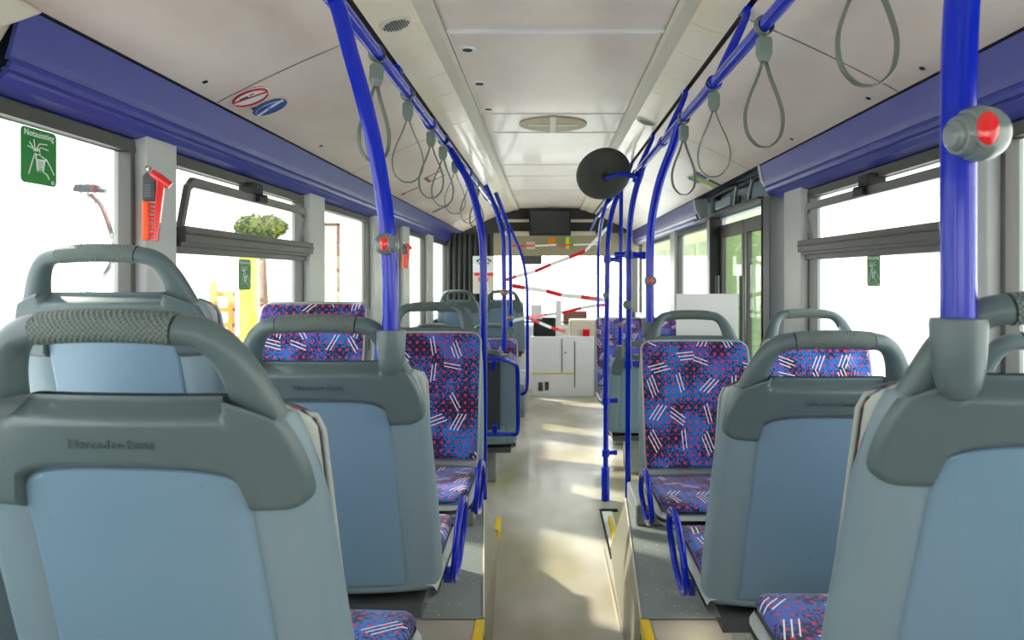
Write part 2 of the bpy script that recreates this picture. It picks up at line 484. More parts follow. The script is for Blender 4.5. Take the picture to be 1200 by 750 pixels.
    parts['side_shell'] = (MB().slab(26, 26, lambda q, t: (q * (fw(FT - 0.006 + (0.70 - FT) * t) + 0.006), FT - 0.006 + (0.66 - FT) * t),
                           lambda u, d: -0.012, lambda u, d: -0.046, lambda q, t: min((1 - abs(q)) * 0.22, t * 0.5, (1 - t) * 0.5) + 0.002, 0.012, ext), 'light_shell')  # backing slab; its pale tone also puts the bright edge highlight into colour
    rim = [ext(sg * (fw(d) + 0.004), d, -0.040) for sg, d in [(-1, 0.60 - 0.02 * i) for i in range(28) if 0.60 - 0.02 * i > FT + 0.012]]
    rim += [ext(x, FT - 0.003, -0.040) for x in (-0.17, -0.1, 0, 0.1, 0.17)]
    rim += [ext(v.x * -1, Z - v.z, -0.040) for v in rim[:len(rim) - 5][::-1]]
    parts['piping'] = (MB().tube(rim, 0.0045, 8), 'light_shell')
    # cushion and its tray
    ZC = Z - 0.65
    Y0 = T * 0.60 + 0.035; Y1 = Y0 + 0.46
    def cw(y):
        r = 0.07; k = max(0, (y - (Y1 - r)) / r); return 0.225 - r * (1 - math.sqrt(max(0, 1 - k * k))) * 0.8
    def cpos(q, t):
        y = Y0 + (Y1 - Y0) * t; return (q * cw(y), y)
    cext = lambda u, y, n: Vector((u, y, ZC + n))
    def ctop(u, y):
        k = (y - Y0) / 0.46
        return 0.012 * math.sin(k * PI) - 0.01 * math.cos(u / 0.23 * PI / 2) * math.sin(k * PI) - 0.03 * max(0, k - 0.8) ** 2 * 20 * 0.6 + 0.02 * (k - 0.5)
    cd = lambda q, t: min((1 - abs(q)) * 0.22, (1 - t) * 0.46, t * 0.46 + 0.01) + 0.001
    parts['seat_cushion'] = (MB().slab(26, 26, cpos, ctop, lambda u, y: -0.035, cd, 0.02, cext), 'fabric')
    def tpos(q, t):
        y = Y0 - 0.01 + (Y1 + 0.02 - Y0) * t; return (q * (cw(min(y, Y1)) + 0.012), y)
    parts['seat_pan'] = (MB().slab(24, 20, tpos, lambda u, y: -0.024, lambda u, y: -0.075, cd, 0.026, cext), 'light_shell')
    # support
    mb = MB()
    mb.box((-0.20, Y0 - 0.02, ZC - 0.105), (0.20, Y0 + 0.30, ZC - 0.070))
    parts['seat_frame'] = (mb, 'dark_grey')
    parts['pedestal'] = (MB().box((-0.09, Y0 + 0.08, 0.0), (0.09, Y0 + 0.34, ZC - 0.085)), 'speckle')
    if armrest:
        X = armrest * 0.252; zc = ZC - 0.02; yc = Y0 + 0.30
        lp = [(X, yc - 0.125, zc - 0.065), (X + armrest*0.008, yc - 0.14, zc - 0.01), (X + armrest*0.01, yc - 0.105, zc + 0.055), (X + armrest*0.01, yc - 0.02, zc + 0.098),
              (X + armrest*0.01, yc + 0.07, zc + 0.09), (X + armrest*0.008, yc + 0.11, zc + 0.035), (X, yc + 0.10, zc - 0.035), (X, yc + 0.03, zc - 0.075), (X, yc - 0.06, zc - 0.092)]
        mb = MB().tube(catmull(lp, 6, True), 0.0115, 14, closed=True, rz=0.0095)
        mb.box((min(X, X - armrest*0.03), yc - 0.09, zc - 0.095), (max(X, X - armrest*0.03), yc - 0.04, zc - 0.07))
        parts['armrest'] = (mb, 'blue_paint')
    return parts, ext

def make_seat(label, loc, ztop, rotz=0.0, handle=True, socket=None, armrest=None, group=None, letters=True):
    r = thing('bus_seat', label, 'seat', loc, rotz, group)
    zt = ztop - loc[2]
    parts, ext = seat_geometry(zt, 1, handle, socket, armrest)
    obs = {}
    for k, (mb, m) in parts.items():
        ang = 50 if k != 'headrest_frame' else 45
        obs[k] = mb.build(k, m, r, angle=ang, bevel=(0.012 if k == 'pedestal' else None))
    if handle and letters:
        d = 0.160; o = ext(0, d, 0.0330)
        nrm = Vector((0, -1, -T)).normalized()
        x = Vector((1, 0, 0)); m4 = frame(o, x, nrm)
        text_mesh('Mercedes-Benz', 0.0175, 'head', m4, obs['headrest_frame'], 'embossed_lettering', 0.0008)
    return r

zp = 0.35
# rows seen from behind
sA = make_seat('large grey-backed seat at the bottom left corner, nearest the camera', (-0.530, 0.865, zp), 1.455, math.radians(-4), armrest=None)
sD = make_seat('grey-backed seat at the right edge carrying the thick near pole', (0.652, 0.88, zp), 1.478, 0, socket=-0.152)
sB = make_seat('grey-backed left aisle seat whose corner socket holds the bent blue pole', (-0.51, 1.6, zp), 1.41, 0, socket=0.166, armrest=1)
sC = make_seat('grey-backed right aisle seat with blue armrest loop, seen fully from behind', (0.634, 1.6, zp), 1.374, 0, armrest=-1)
sE = make_seat('grey window seat standing highest by the left window below the emergency hammer', (-1.005, 1.62, 0.5), 1.566, 0)
sF = make_seat('grey window seat mostly cut off by the right edge, beside the fully seen back', (1.0, 1.6, zp), 1.37, 0) if False else None
sF = make_seat('grey window seat whose handle curves in at the right edge under the thicker handle', (1.137, 1.6, zp), 1.374, 0)
# rear-facing seats
sI = make_seat('patterned seat facing the camera beside the left aisle, handle on top', (-0.506, 3.2, zp), 1.38, PI, armrest=-1, letters=False)
sJ = make_seat('patterned seat facing the camera by the left window, no handle on top', (-1.0, 3.2, zp), 1.385, PI, handle=False)
sH = make_seat('patterned seat facing the camera beside the right aisle, pole rising from its corner', (0.625, 3.2, zp), 1.344, PI, armrest=1, socket=0.178, letters=False)
sG = make_seat('patterned seat facing the camera by the right window, mostly behind a grey seat back', (1.135, 3.2, zp), 1.35, PI, letters=False)
# front rows
sN = make_seat('purple patterned seat facing the camera ahead of the right aisle barrier pole', (0.69, 7.0, 0), 1.10, PI, handle=False)
sN2 = make_seat('small patterned seat facing the camera beside the far right window', (1.19, 7.0, 0), 1.10, PI, handle=False)
sP = make_seat('small grey seat back in front of the far right patterned seats, holding a pole', (0.69, 5.2, 0), 1.03, 0, socket=-0.166)
sL = make_seat('grey seat back with tall loop far ahead beside the two buttoned poles', (-0.49, 8.0, zp), 1.34, 0)
sK = make_seat('grey seat back with tall loop far ahead by the left front window', (-0.99, 8.0, zp), 1.34, 0)
sM = make_seat('small patterned seat far ahead left facing the camera, next to the aisle', (-0.48, 6.35, 0), 1.08, PI, letters=False, socket=-0.166)
sM2 = make_seat('small grey seat back far ahead left, a blue pole rising from its aisle corner', (-0.46, 5.0, 0), 0.99, 0, socket=0.166)
sM3 = make_seat('small patterned seat facing the camera far ahead beside the left window', (-0.98, 6.35, 0), 1.08, PI, letters=False)

# ------------------------------------------------------------------ setting
XW = 1.25
YB, YF = -1.6, 10.5
def S(mb, name, mat, **kw): return struct(mb.build(name, mat, **kw))
S(MB().box((-1.3, YB, -0.06), (1.3, YF + 0.6, 0.0)), 'floor', 'floor', smooth=False)
# podiums
def podium(sg, nTop, fTop, nBot, fBot, yN, yF, yFb, name):
    # xs at near/far top & bottom along the aisle side (extrapolated towards the camera)
    def X(y, n, f): return n + (f - n) * (y - yN) / (yF - yN)
    yb = YB
    top = [(X(2.44, nTop, fTop), 2.44), (X(yF, nTop, fTop), yF)]
    nb = nTop
    out = []
    # far (speckled) block
    xt0, xt1 = nTop, fTop; xb0, xb1 = nBot, fBot
    v = [(xt0, 2.44, zp), (xt1, yF, zp), (sg*1.29, yF, zp), (sg*1.29, 2.44, zp), (xb0, 2.44, 0), (xb1, yFb, 0), (sg*1.29, yFb, 0), (sg*1.29, 2.44, 0)]
    m = MB().add(v, [(0,1,2,3), (0,4,5,1), (1,5,6,2), (4,7,6,5), (2,6,7,3), (0,3,7,4)])
    o = S(m, name, 'speckle', smooth=False)
    o.data.materials.append(M['podium_wall'])
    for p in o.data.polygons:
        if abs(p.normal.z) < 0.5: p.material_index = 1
    return o
pl = podium(-1, -0.212, -0.325, -0.20, -0.275, 2.44, 3.75, 4.15, 'platform_left')
pr = podium(1, 0.315, 0.405, 0.302, 0.345, 2.44, 3.75, 4.0, 'platform_right')
def near_block(sg, x, name):
    m = MB().box((min(x, sg*1.29), YB, 0), (max(x, sg*1.29), 2.436, zp - 0.003))
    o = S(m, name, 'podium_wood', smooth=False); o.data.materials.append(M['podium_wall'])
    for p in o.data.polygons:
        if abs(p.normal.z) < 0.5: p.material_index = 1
near_block(-1, -0.212, 'platform_rear_left'); near_block(1, 0.315, 'platform_rear_right')
# raised box under left window seats
S(MB().box((-1.29, 0.5, zp), (-0.76, 2.45, 0.5)), 'platform_window_left', 'speckle', bevel=0.01)
# boxes carrying the rear-facing seats
for sg, x0 in ((-1, -0.335), (1, 0.408)):
    S(MB().box((min(x0, sg*1.29), 3.34, zp), (max(x0, sg*1.29), 3.72, 0.45)), 'platform_box_' + ('left' if sg < 0 else 'right'), 'speckle', bevel=0.012)
for sg, x in ((-1, -0.212), (1, 0.315)):
    xs = sorted((x + sg * 0.026, x - sg * 0.004))
    o = MB().box((xs[0], 1.2, zp - 0.04), (xs[1], 2.43, zp + 0.004)).build('step_nosing', 'yellow', bevel=0.003)
    tag(o, 'yellow edge strip on the %s platform step at the bottom of the frame' % ('left' if sg < 0 else 'right'), 'step edge')
# pale edge trims along the podium top edges
for sg, a, b in ((-1, (-0.212, 2.44, zp + .002), (-0.325, 3.75, zp + .002)), (1, (0.315, 2.44, zp + .002), (0.405, 3.75, zp + .002))):
    S(MB().tube([a, b], 0.004, 8), 'trim_%d' % (20 + sg), 'beige')
# small step blocks on the aisle floor by the platform ends
o = MB().box((-0.30, 4.1, 0.0), (-0.272, 4.32, 0.07)).build('step_nosing', 'yellow', bevel=0.004)
tag(o, 'small yellow step edge far down the left platform side', 'step edge')
o = MB().box((0.345, 3.95, 0.001), (0.41, 4.6, 0.012)).build('floor_hatch', 'white_plastic', bevel=0.003)
tag(o, 'pale floor hatch with dark frame beside the right platform', 'hatch')
fr_ = MB().box((0.335, 3.85, 0.0), (0.345, 4.65, 0.012)); fr_.box((0.335, 4.62, 0), (0.45, 4.65, 0.012)); fr_.build('hatch_frame', 'rubber', o)
o = MB().box((0.368, 3.9, 0.012), (0.39, 4.4, 0.05)).build('step_nosing', 'yellow', bevel=0.004)
tag(o, 'small yellow step edge on the pale hatch beside the right platform', 'step edge')
# floor seam
S(MB().box((-0.20, 2.93, 0.0), (0.31, 2.945, 0.0012)).box((0.305, 2.2, 0), (0.313, 4.0, 0.004)), 'trim_30', 'beige', smooth=False)

# ---- ceiling profile (x, z) left and right, lofted along Y
ZC_ = H + 0.92
def loft(profile, y0, y1, thick=0.012, flip=1):
    mb = MB()
    for (a, b) in zip(profile[:-1], profile[1:]):
        a = Vector((a[0], 0, a[1])); b = Vector((b[0], 0, b[1])); d = (b - a).normalized(); n = Vector((-d.z, 0, d.x))
        if n.z < 0: n = -n
        if flip < 0: n = -n
        vs = []
        for y in (y0, y1):
            for q in (a, b, b + n * thick, a + n * thick): vs.append(Vector((q.x, y, q.z)))
        mb.add(vs, [(0,1,2,3), (7,6,5,4), (0,4,5,1), (1,5,6,2), (2,6,7,3), (3,7,4,0)])
    return mb
YCE = 9.95
S(loft([(-0.380, ZC_), (0.441, ZC_)], YB, YCE), 'ceiling', 'ceiling', smooth=False)
for i, sg in enumerate((-1, 1)):
    cx = 0.0
    in_ = -0.380 if sg < 0 else 0.441
    fl = [(in_, ZC_ - 0.004), (in_ + sg*0.012, ZC_ - 0.022), (in_ + sg*0.062, ZC_ - 0.028)]
    S(loft(fl, YB, YCE), 'trim_%d' % (1 + i), 'beige', smooth=False)
    out = -0.598 if sg < 0 else 0.626
    x0 = in_ + sg*0.062
    pr_ = [(x0 + (out - x0) * k / 8, ZC_ - 0.028 - 0.008 * math.sin(k / 8 * PI) - 0.044 * (k / 8) ** 1.2) for k in range(9)]
    # ribbed light cover
    mbl = MB(); n = 0
    y = YB
    while y < YCE - 0.05:
        y2 = min(y + 0.32, YCE); seg = loft(pr_, y, y2 - 0.003, 0.008); mbl.add(seg.v, seg.f); y = y2
    o = mbl.build('light_cover', 'light_cover', angle=30)
    tag(o, 'long warm cream ribbed lamp cover running along the %s side of the ceiling' % ('left' if sg < 0 else 'right'), 'light cover')
    # black slot
    zs = H + 0.840
    S(loft([(out - sg*0.004, zs + 0.022), (out + sg*0.03, zs + 0.018)], YB, YCE, 0.004), 'trim_%d' % (3 + i), 'rubber', smooth=False)
    # side panel
    a = (out + sg*0.020, zs + 0.002); b = (sg * 1.15, H + 0.60)
    side = [(a[0] + (b[0]-a[0]) * k / 6, a[1] + (b[1]-a[1]) * k / 6 + 0.008 * math.sin(k / 6 * PI)) for k in range(7)]
    S(loft(side, YB, YCE), 'ceiling_' + ('left' if sg < 0 else 'right'), 'ceiling', smooth=True)
    S(loft([(sg*1.148, H + 0.597), (sg*1.156, H + 0.594)], YB, YCE, 0.004), 'trim_%d' % (5 + i), 'rubber', smooth=False)
    # valance
    vp = [(1.152, H+0.592), (1.163, H+0.55), (1.174, H+0.505), (1.183, H+0.475), (1.176, H+0.468), (1.182, H+0.455), (1.196, H+0.448), (1.192, H+0.441), (1.208, H+0.425)]
    rngs = [(1.60, YCE)] if sg < 0 else [(YB, 3.93), (5.75, YCE)]
    for (ya, yb_) in rngs:
        S(loft([(sg*x, z) for x, z in vp], ya, yb_, 0.01), 'trim_%d' % (7 + i * 2 + (1 if ya > 3 else 0)), 'valance', angle=25)
    led = [(1.208, H+0.425), (1.235, H+0.412), (1.262, H+0.408)]
    for k2, (ya, yb_) in enumerate([(YB, YCE)] if sg < 0 else [(YB, 3.93), (5.75, YCE)]):
        S(loft([(sg*x, z) for x, z in led], ya, yb_, 0.01), 'trim_%d' % (12 + i * 2 + k2), 'valance', smooth=False)
# beige cover at the near end of the left valance
mb = MB()
v = [(-1.145, 1.655, H+0.60), (-1.205, 1.50, H+0.49), (-1.145, -0.5, H+0.60), (-1.205, -0.5, H+0.49), (-1.12, 1.62, H+0.585), (-1.17, 1.46, H+0.47), (-1.12, -0.5, H+0.585), (-1.17, -0.5, H+0.47)]
mb.add(v, [(4,5,7,6), (0,2,3,1), (0,1,5,4), (2,6,7,3), (0,4,6,2), (1,3,7,5)])
o = mb.build('ventilation_cover', 'beige', smooth=False, bevel=0.008)
tag(o, 'cream angular cover panel at the top left corner ending the blue valance', 'cover')
S(loft([(-1.15, H+.60), (-1.26, H+.42)], YB, 1.60, 0.01), 'trim_11', 'beige', smooth=False)

def on_side(sg, px, py):
    a = Vector((sg * (0.618 if sg < 0 else 0.646), 0, H + 0.842)); b = Vector((sg * 1.15, 0, H + 0.6))
    d = Vector(((px - VX) / F, 1, -(py - VY) / F)); nn = Vector((-(b - a).z, 0, (b - a).x)).normalized()
    t = nn.dot(a - Vector((0, 0, H))) / nn.dot(d)
    p = Vector((0, 0, H)) + d * t
    if nn.z > 0: nn = -nn
    k = (abs(p.x) - abs(a.x)) / (1.15 - abs(a.x))
    p.z += 0.008 * math.sin(max(0, min(1, k)) * PI)
    return p + nn * 0.0025, nn
SEAM = {-1: on_side(-1, 350, 76)[0].y, 1: on_side(1, 960, 62)[0].y}
# seams and screws as ceiling parts
ceil = bpy.data.objects['ceiling']
mb = MB()
for y in (4.13, 4.67, 6.03, 6.7, 7.8): mb.box((-0.380, y, ZC_ - 0.004), (0.441, y + 0.014, ZC_ + 0.002))
mb.box((-0.380, 2.72, ZC_ - 0.010), (0.441, 2.74, ZC_ + 0.002))
mb.box((-0.378, 2.74, ZC_ - 0.004), (-0.372, 4.13, ZC_ + 0.001))
struct(mb.build('panel_joint', 'white_plastic', ceil, bevel=0.002))
for sg, nm in ((-1, 'ceiling_left'), (1, 'ceiling_right')):
    po = bpy.data.objects[nm]
    def zat(x):
        a = (0.618 if sg < 0 else 0.646, H + 0.842); b = (1.15, H + 0.6); k = (abs(x) - a[0]) / (b[0] - a[0])
        return a[1] + (b[1] - a[1]) * k + 0.008 * math.sin(k * PI)
    mb = MB()
    x_a = 0.63 if sg < 0 else 0.66
    for y in (SEAM[sg], SEAM[sg] + 1.75, SEAM[sg] + 3.5, SEAM[sg] + 5.2):
        xs = [x_a + i * (1.146 - x_a) / 10 for i in range(11)]
        for a, b in zip(xs[:-1], xs[1:]):
            mb.add([(sg*a, y, zat(a) - .0012), (sg*b, y, zat(b) - .0012), (sg*b, y + .006, zat(b) - .0012), (sg*a, y + .006, zat(a) - .0012)], [(0,1,2,3)])
    struct(mb.build('panel_joint', 'seam', po, smooth=False))
    for (px, py) in (((240, 96), (297, 127), (376, 171)) if sg < 0 else ((1081, 80), (1018, 115), (928, 163))):
        p_, n_ = on_side(sg, px, py)
        s_ = MB().lathe([(0.002, 0.003), (0.008, 0.002), (0.009, 0), (0.002, 0)], frame(p_ + n_ * 0.0, (0, 1, 0), n_), 14).build('screw', 'rubber', po)
        struct(s_)
# oval roof vent
vt = thing('roof_vent', 'flat oval beige vent crossed by pale bars in the middle ceiling panel', 'vent', (0.036, 4.41, ZC_ - 0.001))
mb = MB(); n = 40
mb.prism([(0.205*math.cos(2*PI*i/n), 0.21*math.sin(2*PI*i/n), -0.006) for i in range(n)], (0, 0, 0.007)); mb.build('vent_plate', 'vent_beige', vt)
mb = MB().box((-0.018, -0.235, -0.011), (0.018, 0.235, -0.005)).box((-0.15, -0.02, -0.009), (0.15, 0.02, -0.005)); mb.build('vent_bar', 'beige', vt)
# three round sockets along the left of the middle panel
hl = None
for y in (2.95, 3.47, 4.0):
    if hl is None:
        hl = thing('ceiling_spotlight', 'small black-centred ceiling fitting ringed white, one of three', 'ceiling fitting', (-0.322, y, ZC_ - 0.001), 0, 'round fittings beside the middle ceiling panel')
        MB().lathe([(0.012, -0.004), (0.030, -0.006), (0.034, -0.002), (0.034, 0.001), (0.012, 0.001)], None, 24).build('ring', 'white_plastic', hl)
        MB().lathe([(0.002, -0.0075), (0.020, -0.0075), (0.021, -0.004), (0.002, -0.004)], None, 20).build('lens', 'rubber', hl)
        first = hl
    else: dup(first, (-0.322, y, ZC_ - 0.001))
for i, (x, lab) in enumerate(((-0.285, 'nearest'), (-0.285, 'middle'), (-0.285, 'farthest'))): pass
L_ = [o for o in C.objects if o.name.startswith('ceiling_spotlight')]
for o, w_ in zip(sorted(L_, key=lambda o: o.location.y), ('nearest', 'middle', 'farthest')):
    o['label'] = '%s of three small black-centred fittings in the ceiling left of centre' % w_
# speaker grilles in the light covers
def grille(x, y, z, lab, tilt):
    g = thing('speaker_grille', lab, 'speaker', (x, y, z)); g.rotation_euler = (0, tilt, 0)
    MB().lathe([(0.002, -0.008), (0.05, -0.007), (0.058, -0.003), (0.058, 0.004), (0.002, 0.004)], None, 32).build('grille_plate', 'beige', g)
    mb = MB()
    for i in range(-5, 6):
        for j in range(-5, 6):
            if i*i + j*j < 27: mb.box((i*0.0085 - .0025, j*0.0085 - .0035, -0.0095), (i*0.0085 + .0025, j*0.0085 + .0035, -0.007))
    mb.build('grille_hole', 'dark_grey', g, smooth=False)
grille(-0.520, 2.50, ZC_ - 0.054, 'round slotted speaker grille at the top left of the ceiling', -0.3)
grille(0.560, 4.1, ZC_ - 0.052, 'round slotted speaker grille in the right lamp cover', 0.3)

# ---- side walls below windows, pillars, windows
ZT = H + 0.408; ZS = 0.98
S(MB().box((-1.31, YB, 0), (-XW, YF, ZS)), 'wall_left', 'shell', smooth=False)
S(MB().box((XW, YB, 0), (1.31, 4.0, ZS)).box((XW, 5.3, 0), (1.31, YF, ZS)), 'wall_right', 'shell', smooth=False)
S(MB().box((-1.31, YB, ZT), (-XW, YF, ZC_ + .05)), 'wall_left_upper', 'shell', smooth=False)
S(MB().box((XW, YB, ZT), (1.31, YF, ZC_ + .05)), 'wall_right_upper', 'shell', smooth=False)
S(MB().box((-1.31, YB, ZC_ + 0.02), (1.31, YF + .5, ZC_ + .06)), 'roof', 'shell', smooth=False)
def pillar(sg, y0, y1, n, z0=0.0):
    m = MB().add([(sg*1.212, y0 + .025, z0), (sg*1.212, y1 - .025, z0), (sg*1.30, y1, z0), (sg*1.30, y0, z0),
                  (sg*1.212, y0 + .025, ZT + .02), (sg*1.212, y1 - .025, ZT + .02), (sg*1.30, y1, ZT + .02), (sg*1.30, y0, ZT + .02)],
                 [(0,1,2,3), (4,7,6,5), (0,4,5,1), (1,5,6,2), (2,6,7,3), (3,7,4,0)])
    S(m, 'trim_%d' % n, 'pillar', smooth=False, bevel=0.006)
left_p = [(-0.4, -0.2), (2.18, 2.41), (3.70, 4.0), (5.08, 5.5), (6.13, 6.46), (7.4, 7.8), (9.0, 9.3)]
right_p = [(-0.4, -0.2), (1.98, 2.12), (3.45, 3.75), (5.25, 5.55), (6.9, 7.2), (8.9, 9.3)]
k = 40
for a, b in left_p: pillar(-1, a, b, k, zp if b < 3 else 0.0); k += 1
for a, b in right_p: pillar(1, a, b, k, zp if b < 3.8 else 0.0); k += 1
wn = [0]
def window(sg, y0, y1, hopper=False, z0=ZS, z1=ZT, glass='glass'):
    wn[0] += 1
    r = bpy.data.objects.new('window_%d' % wn[0], None); C.objects.link(r); struct(r); r.location = (sg * XW, y0, z0)
    X0, X1 = -0.012, 0.03
    def bx(mb, a, b, c, d, x0=X0, x1=X1):   # y a..b, z c..d (local)
        xs = sorted((sg*x0, sg*x1)); return mb.box((xs[0], a, c), (xs[1], b, d))
    W = y1 - y0; Hh = z1 - z0; f = 0.03
    mb = MB(); bx(mb, 0, W, 0, f); bx(mb, 0, W, Hh - 0.035, Hh); bx(mb, 0, f * .7, f, Hh - .035); bx(mb, W - f * .7, W, f, Hh - .035)
    struct(mb.build('window_frame', 'window_frame', r, smooth=False, bevel=0.004))
    g = MB(); bx(g, f * .5, W - f * .5, f * .5, Hh - .02, 0.008, 0.014); struct(g.build('glass', glass, r, smooth=False))
    if hopper:
        zt = H + 0.165 - z0; zb = H + 0.075 - z0
        mb = MB(); bx(mb, 0, W, zb + .035, zt, -0.06, 0.02); bx(mb, 0, W, zb, zb + .03, -0.025, 0.02); bx(mb, 0, W, zb + .022, zb + .05, -0.045, 0)
        bx(mb, 0, W, zt - .028, zt - 0.022, -0.066, 0)
        struct(mb.build('transom', 'window_frame', r, smooth=False, bevel=0.007))
        # tilted opening sash
        s_ = bpy.data.objects.new('sash', None); 
        mb = MB(); t0 = zt + .004; t1 = H + 0.335 - z0; tl = 0.03
        def tp(y, z, x): return Vector((-sg * (tl * (z - t0) / (t1 - t0) + x), y, z))
        ring = [(0.05, t0), (0.05, t1 - .03), (0.08, t1), (W - .08, t1), (W - .05, t1 - .03), (W - .05, t0)]
        inn = [(0.075, t0), (0.075, t1 - .045), (0.095, t1 - .032), (W - .095, t1 - .032), (W - .075, t1 - .045), (W - .075, t0)]
        n = 6; vs = [tp(y, z, 0) for y, z in ring] + [tp(y, z, 0) for y, z in inn] + [tp(y, z, .02) for y, z in ring] + [tp(y, z, .02) for y, z in inn]
        fs = []
        for i in range(5):
            fs += [(i, i+1, n+i+1, n+i), (2*n+i, 3*n+i, 3*n+i+1, 2*n+i+1), (i, 2*n+i, 2*n+i+1, i+1), (n+i, n+i+1, 3*n+i+1, 3*n+i)]
        fs += [(0, n, 3*n, 2*n), (5, 2*n+5, 3*n+5, n+5)]
        mb.add(vs, fs); sash = struct(mb.build('sash', 'window_frame', r, smooth=False, bevel=0.003))
        m2 = MB(); c = W * 0.5; b0 = tp(c, t1 - .012, 0.0)
        xs = sorted((b0.x - sg*0.035, b0.x + sg * .01))
        m2.box((xs[0], c - .045, t1 - .03), (xs[1], c + .045, t1 + .005)); xs = sorted((b0.x - sg*0.02, sg*0.02)); m2.box((xs[0], c - .06, t1 + .0), (xs[1], c + .03, t1 + .05))
        m2.box((b0.x - sg*.045 if sg > 0 else b0.x, c - .055, t1 - .006), (b0.x if sg > 0 else b0.x + .045, c + .02, t1 + .004))
        struct(m2.build('latch', 'rubber', sash, bevel=0.004))
    return r
window(-1, -0.2, 2.19); window(-1, 2.40, 3.71, True); window(-1, 3.99, 5.09); window(-1, 5.49, 6.14); window(-1, 6.45, 7.41); window(-1, 7.79, 9.01)
window(1, -0.2, 1.99); window(1, 2.11, 3.46, True); window(1, 5.54, 6.91); window(1, 7.19, 9.81)
window(-1, YB, -0.39); window(1, YB, -0.39)
# unseen rear wall behind the camera, window narrowed to cut light from behind
S(MB().box((-1.31, YB - .06, 0), (1.31, YB, ZS + .35)).box((-1.31, YB - .06, ZT - .1), (1.31, YB, ZC_ + .06)).box((-1.31, YB - .06, ZS), (-1.05, YB, ZT)).box((1.05, YB - .06, ZS), (1.31, YB, ZT)), 'wall_back', 'shell', smooth=False)

# ---- door on the right (two leaves) with open mechanism housing above
dr = bpy.data.objects.new('door_1', None); C.objects.link(dr); struct(dr); dr.location = (1.25, 4.0, 0)
for k2, (a, b) in enumerate(((0.02, 0.60), (0.64, 1.26))):
    mb = MB(); f = 0.045
    mb.box((0, a, 0.05), (0.035, b, 0.05 + f)).box((0, a, 1.78), (0.035, b, 1.86)).box((0, a, .05 + f), (0.035, a + f, 1.78)).box((0, b - f, .05 + f), (0.035, b, 1.78))
    lf = struct(mb.build('door_leaf', 'window_frame', dr, smooth=False, bevel=0.006))
    struct(MB().box((0.012, a + f * .5, 0.08), (0.02, b - f * .5, 1.80)).build('glass', 'tinted_glass', lf, smooth=False))
    struct(MB().tube([(-0.05, (a + b) / 2 + .18, 0.6), (-0.05, (a + b) / 2 + .18, 1.5)], 0.014).build('grab_bar', 'dark_grey', lf))
for ya, yb_, m_ in ((-0.14, -0.02, 'dark_grey'), (0.0, 0.02, 'rubber'), (1.26, 1.30, 'rubber')):
    struct(MB().box((-0.07, ya, 0.0 if ya > 0 else .0), (0.04, yb_, 1.93)).build('door_post', m_, dr, smooth=False, bevel=0.006))
# housing
hs = thing('door_mechanism', 'open housing over the right door showing dark rods and motor', 'door mechanism', (1.15, 4.0, H + 0.42))
mb = MB()
mb.box((0.0, -0.03, 0.0), (0.13, 1.72, 0.012))                       # lower tray
mb.box((0.12, -0.03, 0.0), (0.14, 1.72, 0.2))
mb.build('back_plate', 'dark_grey', hs, smooth=False)
for y, fl in ((-0.06, 1), (1.70, -1)):
    pr2 = [(-0.005, 0.185), (0.01, 0.10), (0.04, 0.05), (0.055, 0.0), (0.145, -0.02), (0.145, 0.19)]
    m = MB().prism([(x, y, z) for x, z in pr2], (0, 0.035, 0)); m.build('end_cap', 'pillar', hs, smooth=False, bevel=0.008)
MB().tube([(0.02, -0.02, 0.01), (0.02, 1.72, 0.01)], 0.007).build('pale_rail', 'white_plastic', hs)
mb = MB()
for y in (0.18, 0.52): mb.tube([(0.03, y, 0.14), (0.055, y + .16, 0.02)], 0.011)
mb.build('strut', 'metal', hs)
MB().box((0.03, 0.70, 0.035), (0.10, 1.12, 0.10)).build('actuator', 'shell', hs, bevel=0.01)
MB().lathe([(0.03, 0), (0.035, 0.01), (0.035, .11), (0.03, .12)], Matrix.Translation((0.065, 1.25, 0.02))).build('motor', 'dark_grey', hs)
MB().tube([(0.08, 0.05, 0.16), (0.08, 0.5, 0.15), (0.07, 0.9, 0.165), (0.08, 1.5, 0.15)], 0.02).build('shaft', 'rubber', hs)
# screen panel beside the door, its white standing in for overexposed light
o = MB().box((0.64, 3.60, 1.0), (0.945, 3.612, 1.41)).build('screen_panel', 'white_plastic', bevel=0.003)
tag(o, 'plain white panel standing behind the right aisle seat by the door', 'panel')
MB().box((0.655, 3.60, 0.35), (0.675, 3.612, 1.0)).box((0.91, 3.60, 0.35), (0.93, 3.612, 1.0)).build('panel_leg', 'dark_grey', o, smooth=False)

# ------------------------------------------------------------------ rails, poles, straps, buttons
RL, RR, ZR = -0.474, 0.537, H + 0.62
def rail(x, lab, y1, slot, bys):
    r = thing('handrail', lab, 'handrail', (x, 0, ZR))
    MB().tube([(0, -1.2, 0), (0, y1, 0)], 0.0175, 18).build('rail_tube', 'blue_paint', r)
    for y in bys:
        mb = MB()
        sx = slot - x
        pts = catmull([(sx, y, 0.232), (sx * .93, y, 0.20), (sx * .5, y + .01, 0.10), (sx * .08, y + .02, 0.0)], 5)
        mb.tube(pts, [0.028 - 0.010 * math.sin(i / (len(pts) - 1) * PI) for i in range(len(pts))], 12, rz=[0.010 + 0.008 * i / len(pts) for i in range(len(pts))], up=(0, 1, 0))
        mb.box((sx - .018, y - .04, 0.225), (sx + .018, y + .04, 0.236))
        br = mb.build('bracket', 'blue_paint', r)
        MB().lathe([(0.019, -0.03), (0.0225, -0.028), (0.0225, 0.028), (0.019, 0.03)], Matrix.Translation((0, y + .02, 0)) @ Matrix.Rotation(PI/2, 4, 'X'), 18).build('collar', 'blue_paint', r)
    return r
rail(RL, 'long blue ceiling handrail on the left hung with grey strap loops', 8.2, -0.612, (0.3, 2.97, 4.38, 5.8, 7.2))
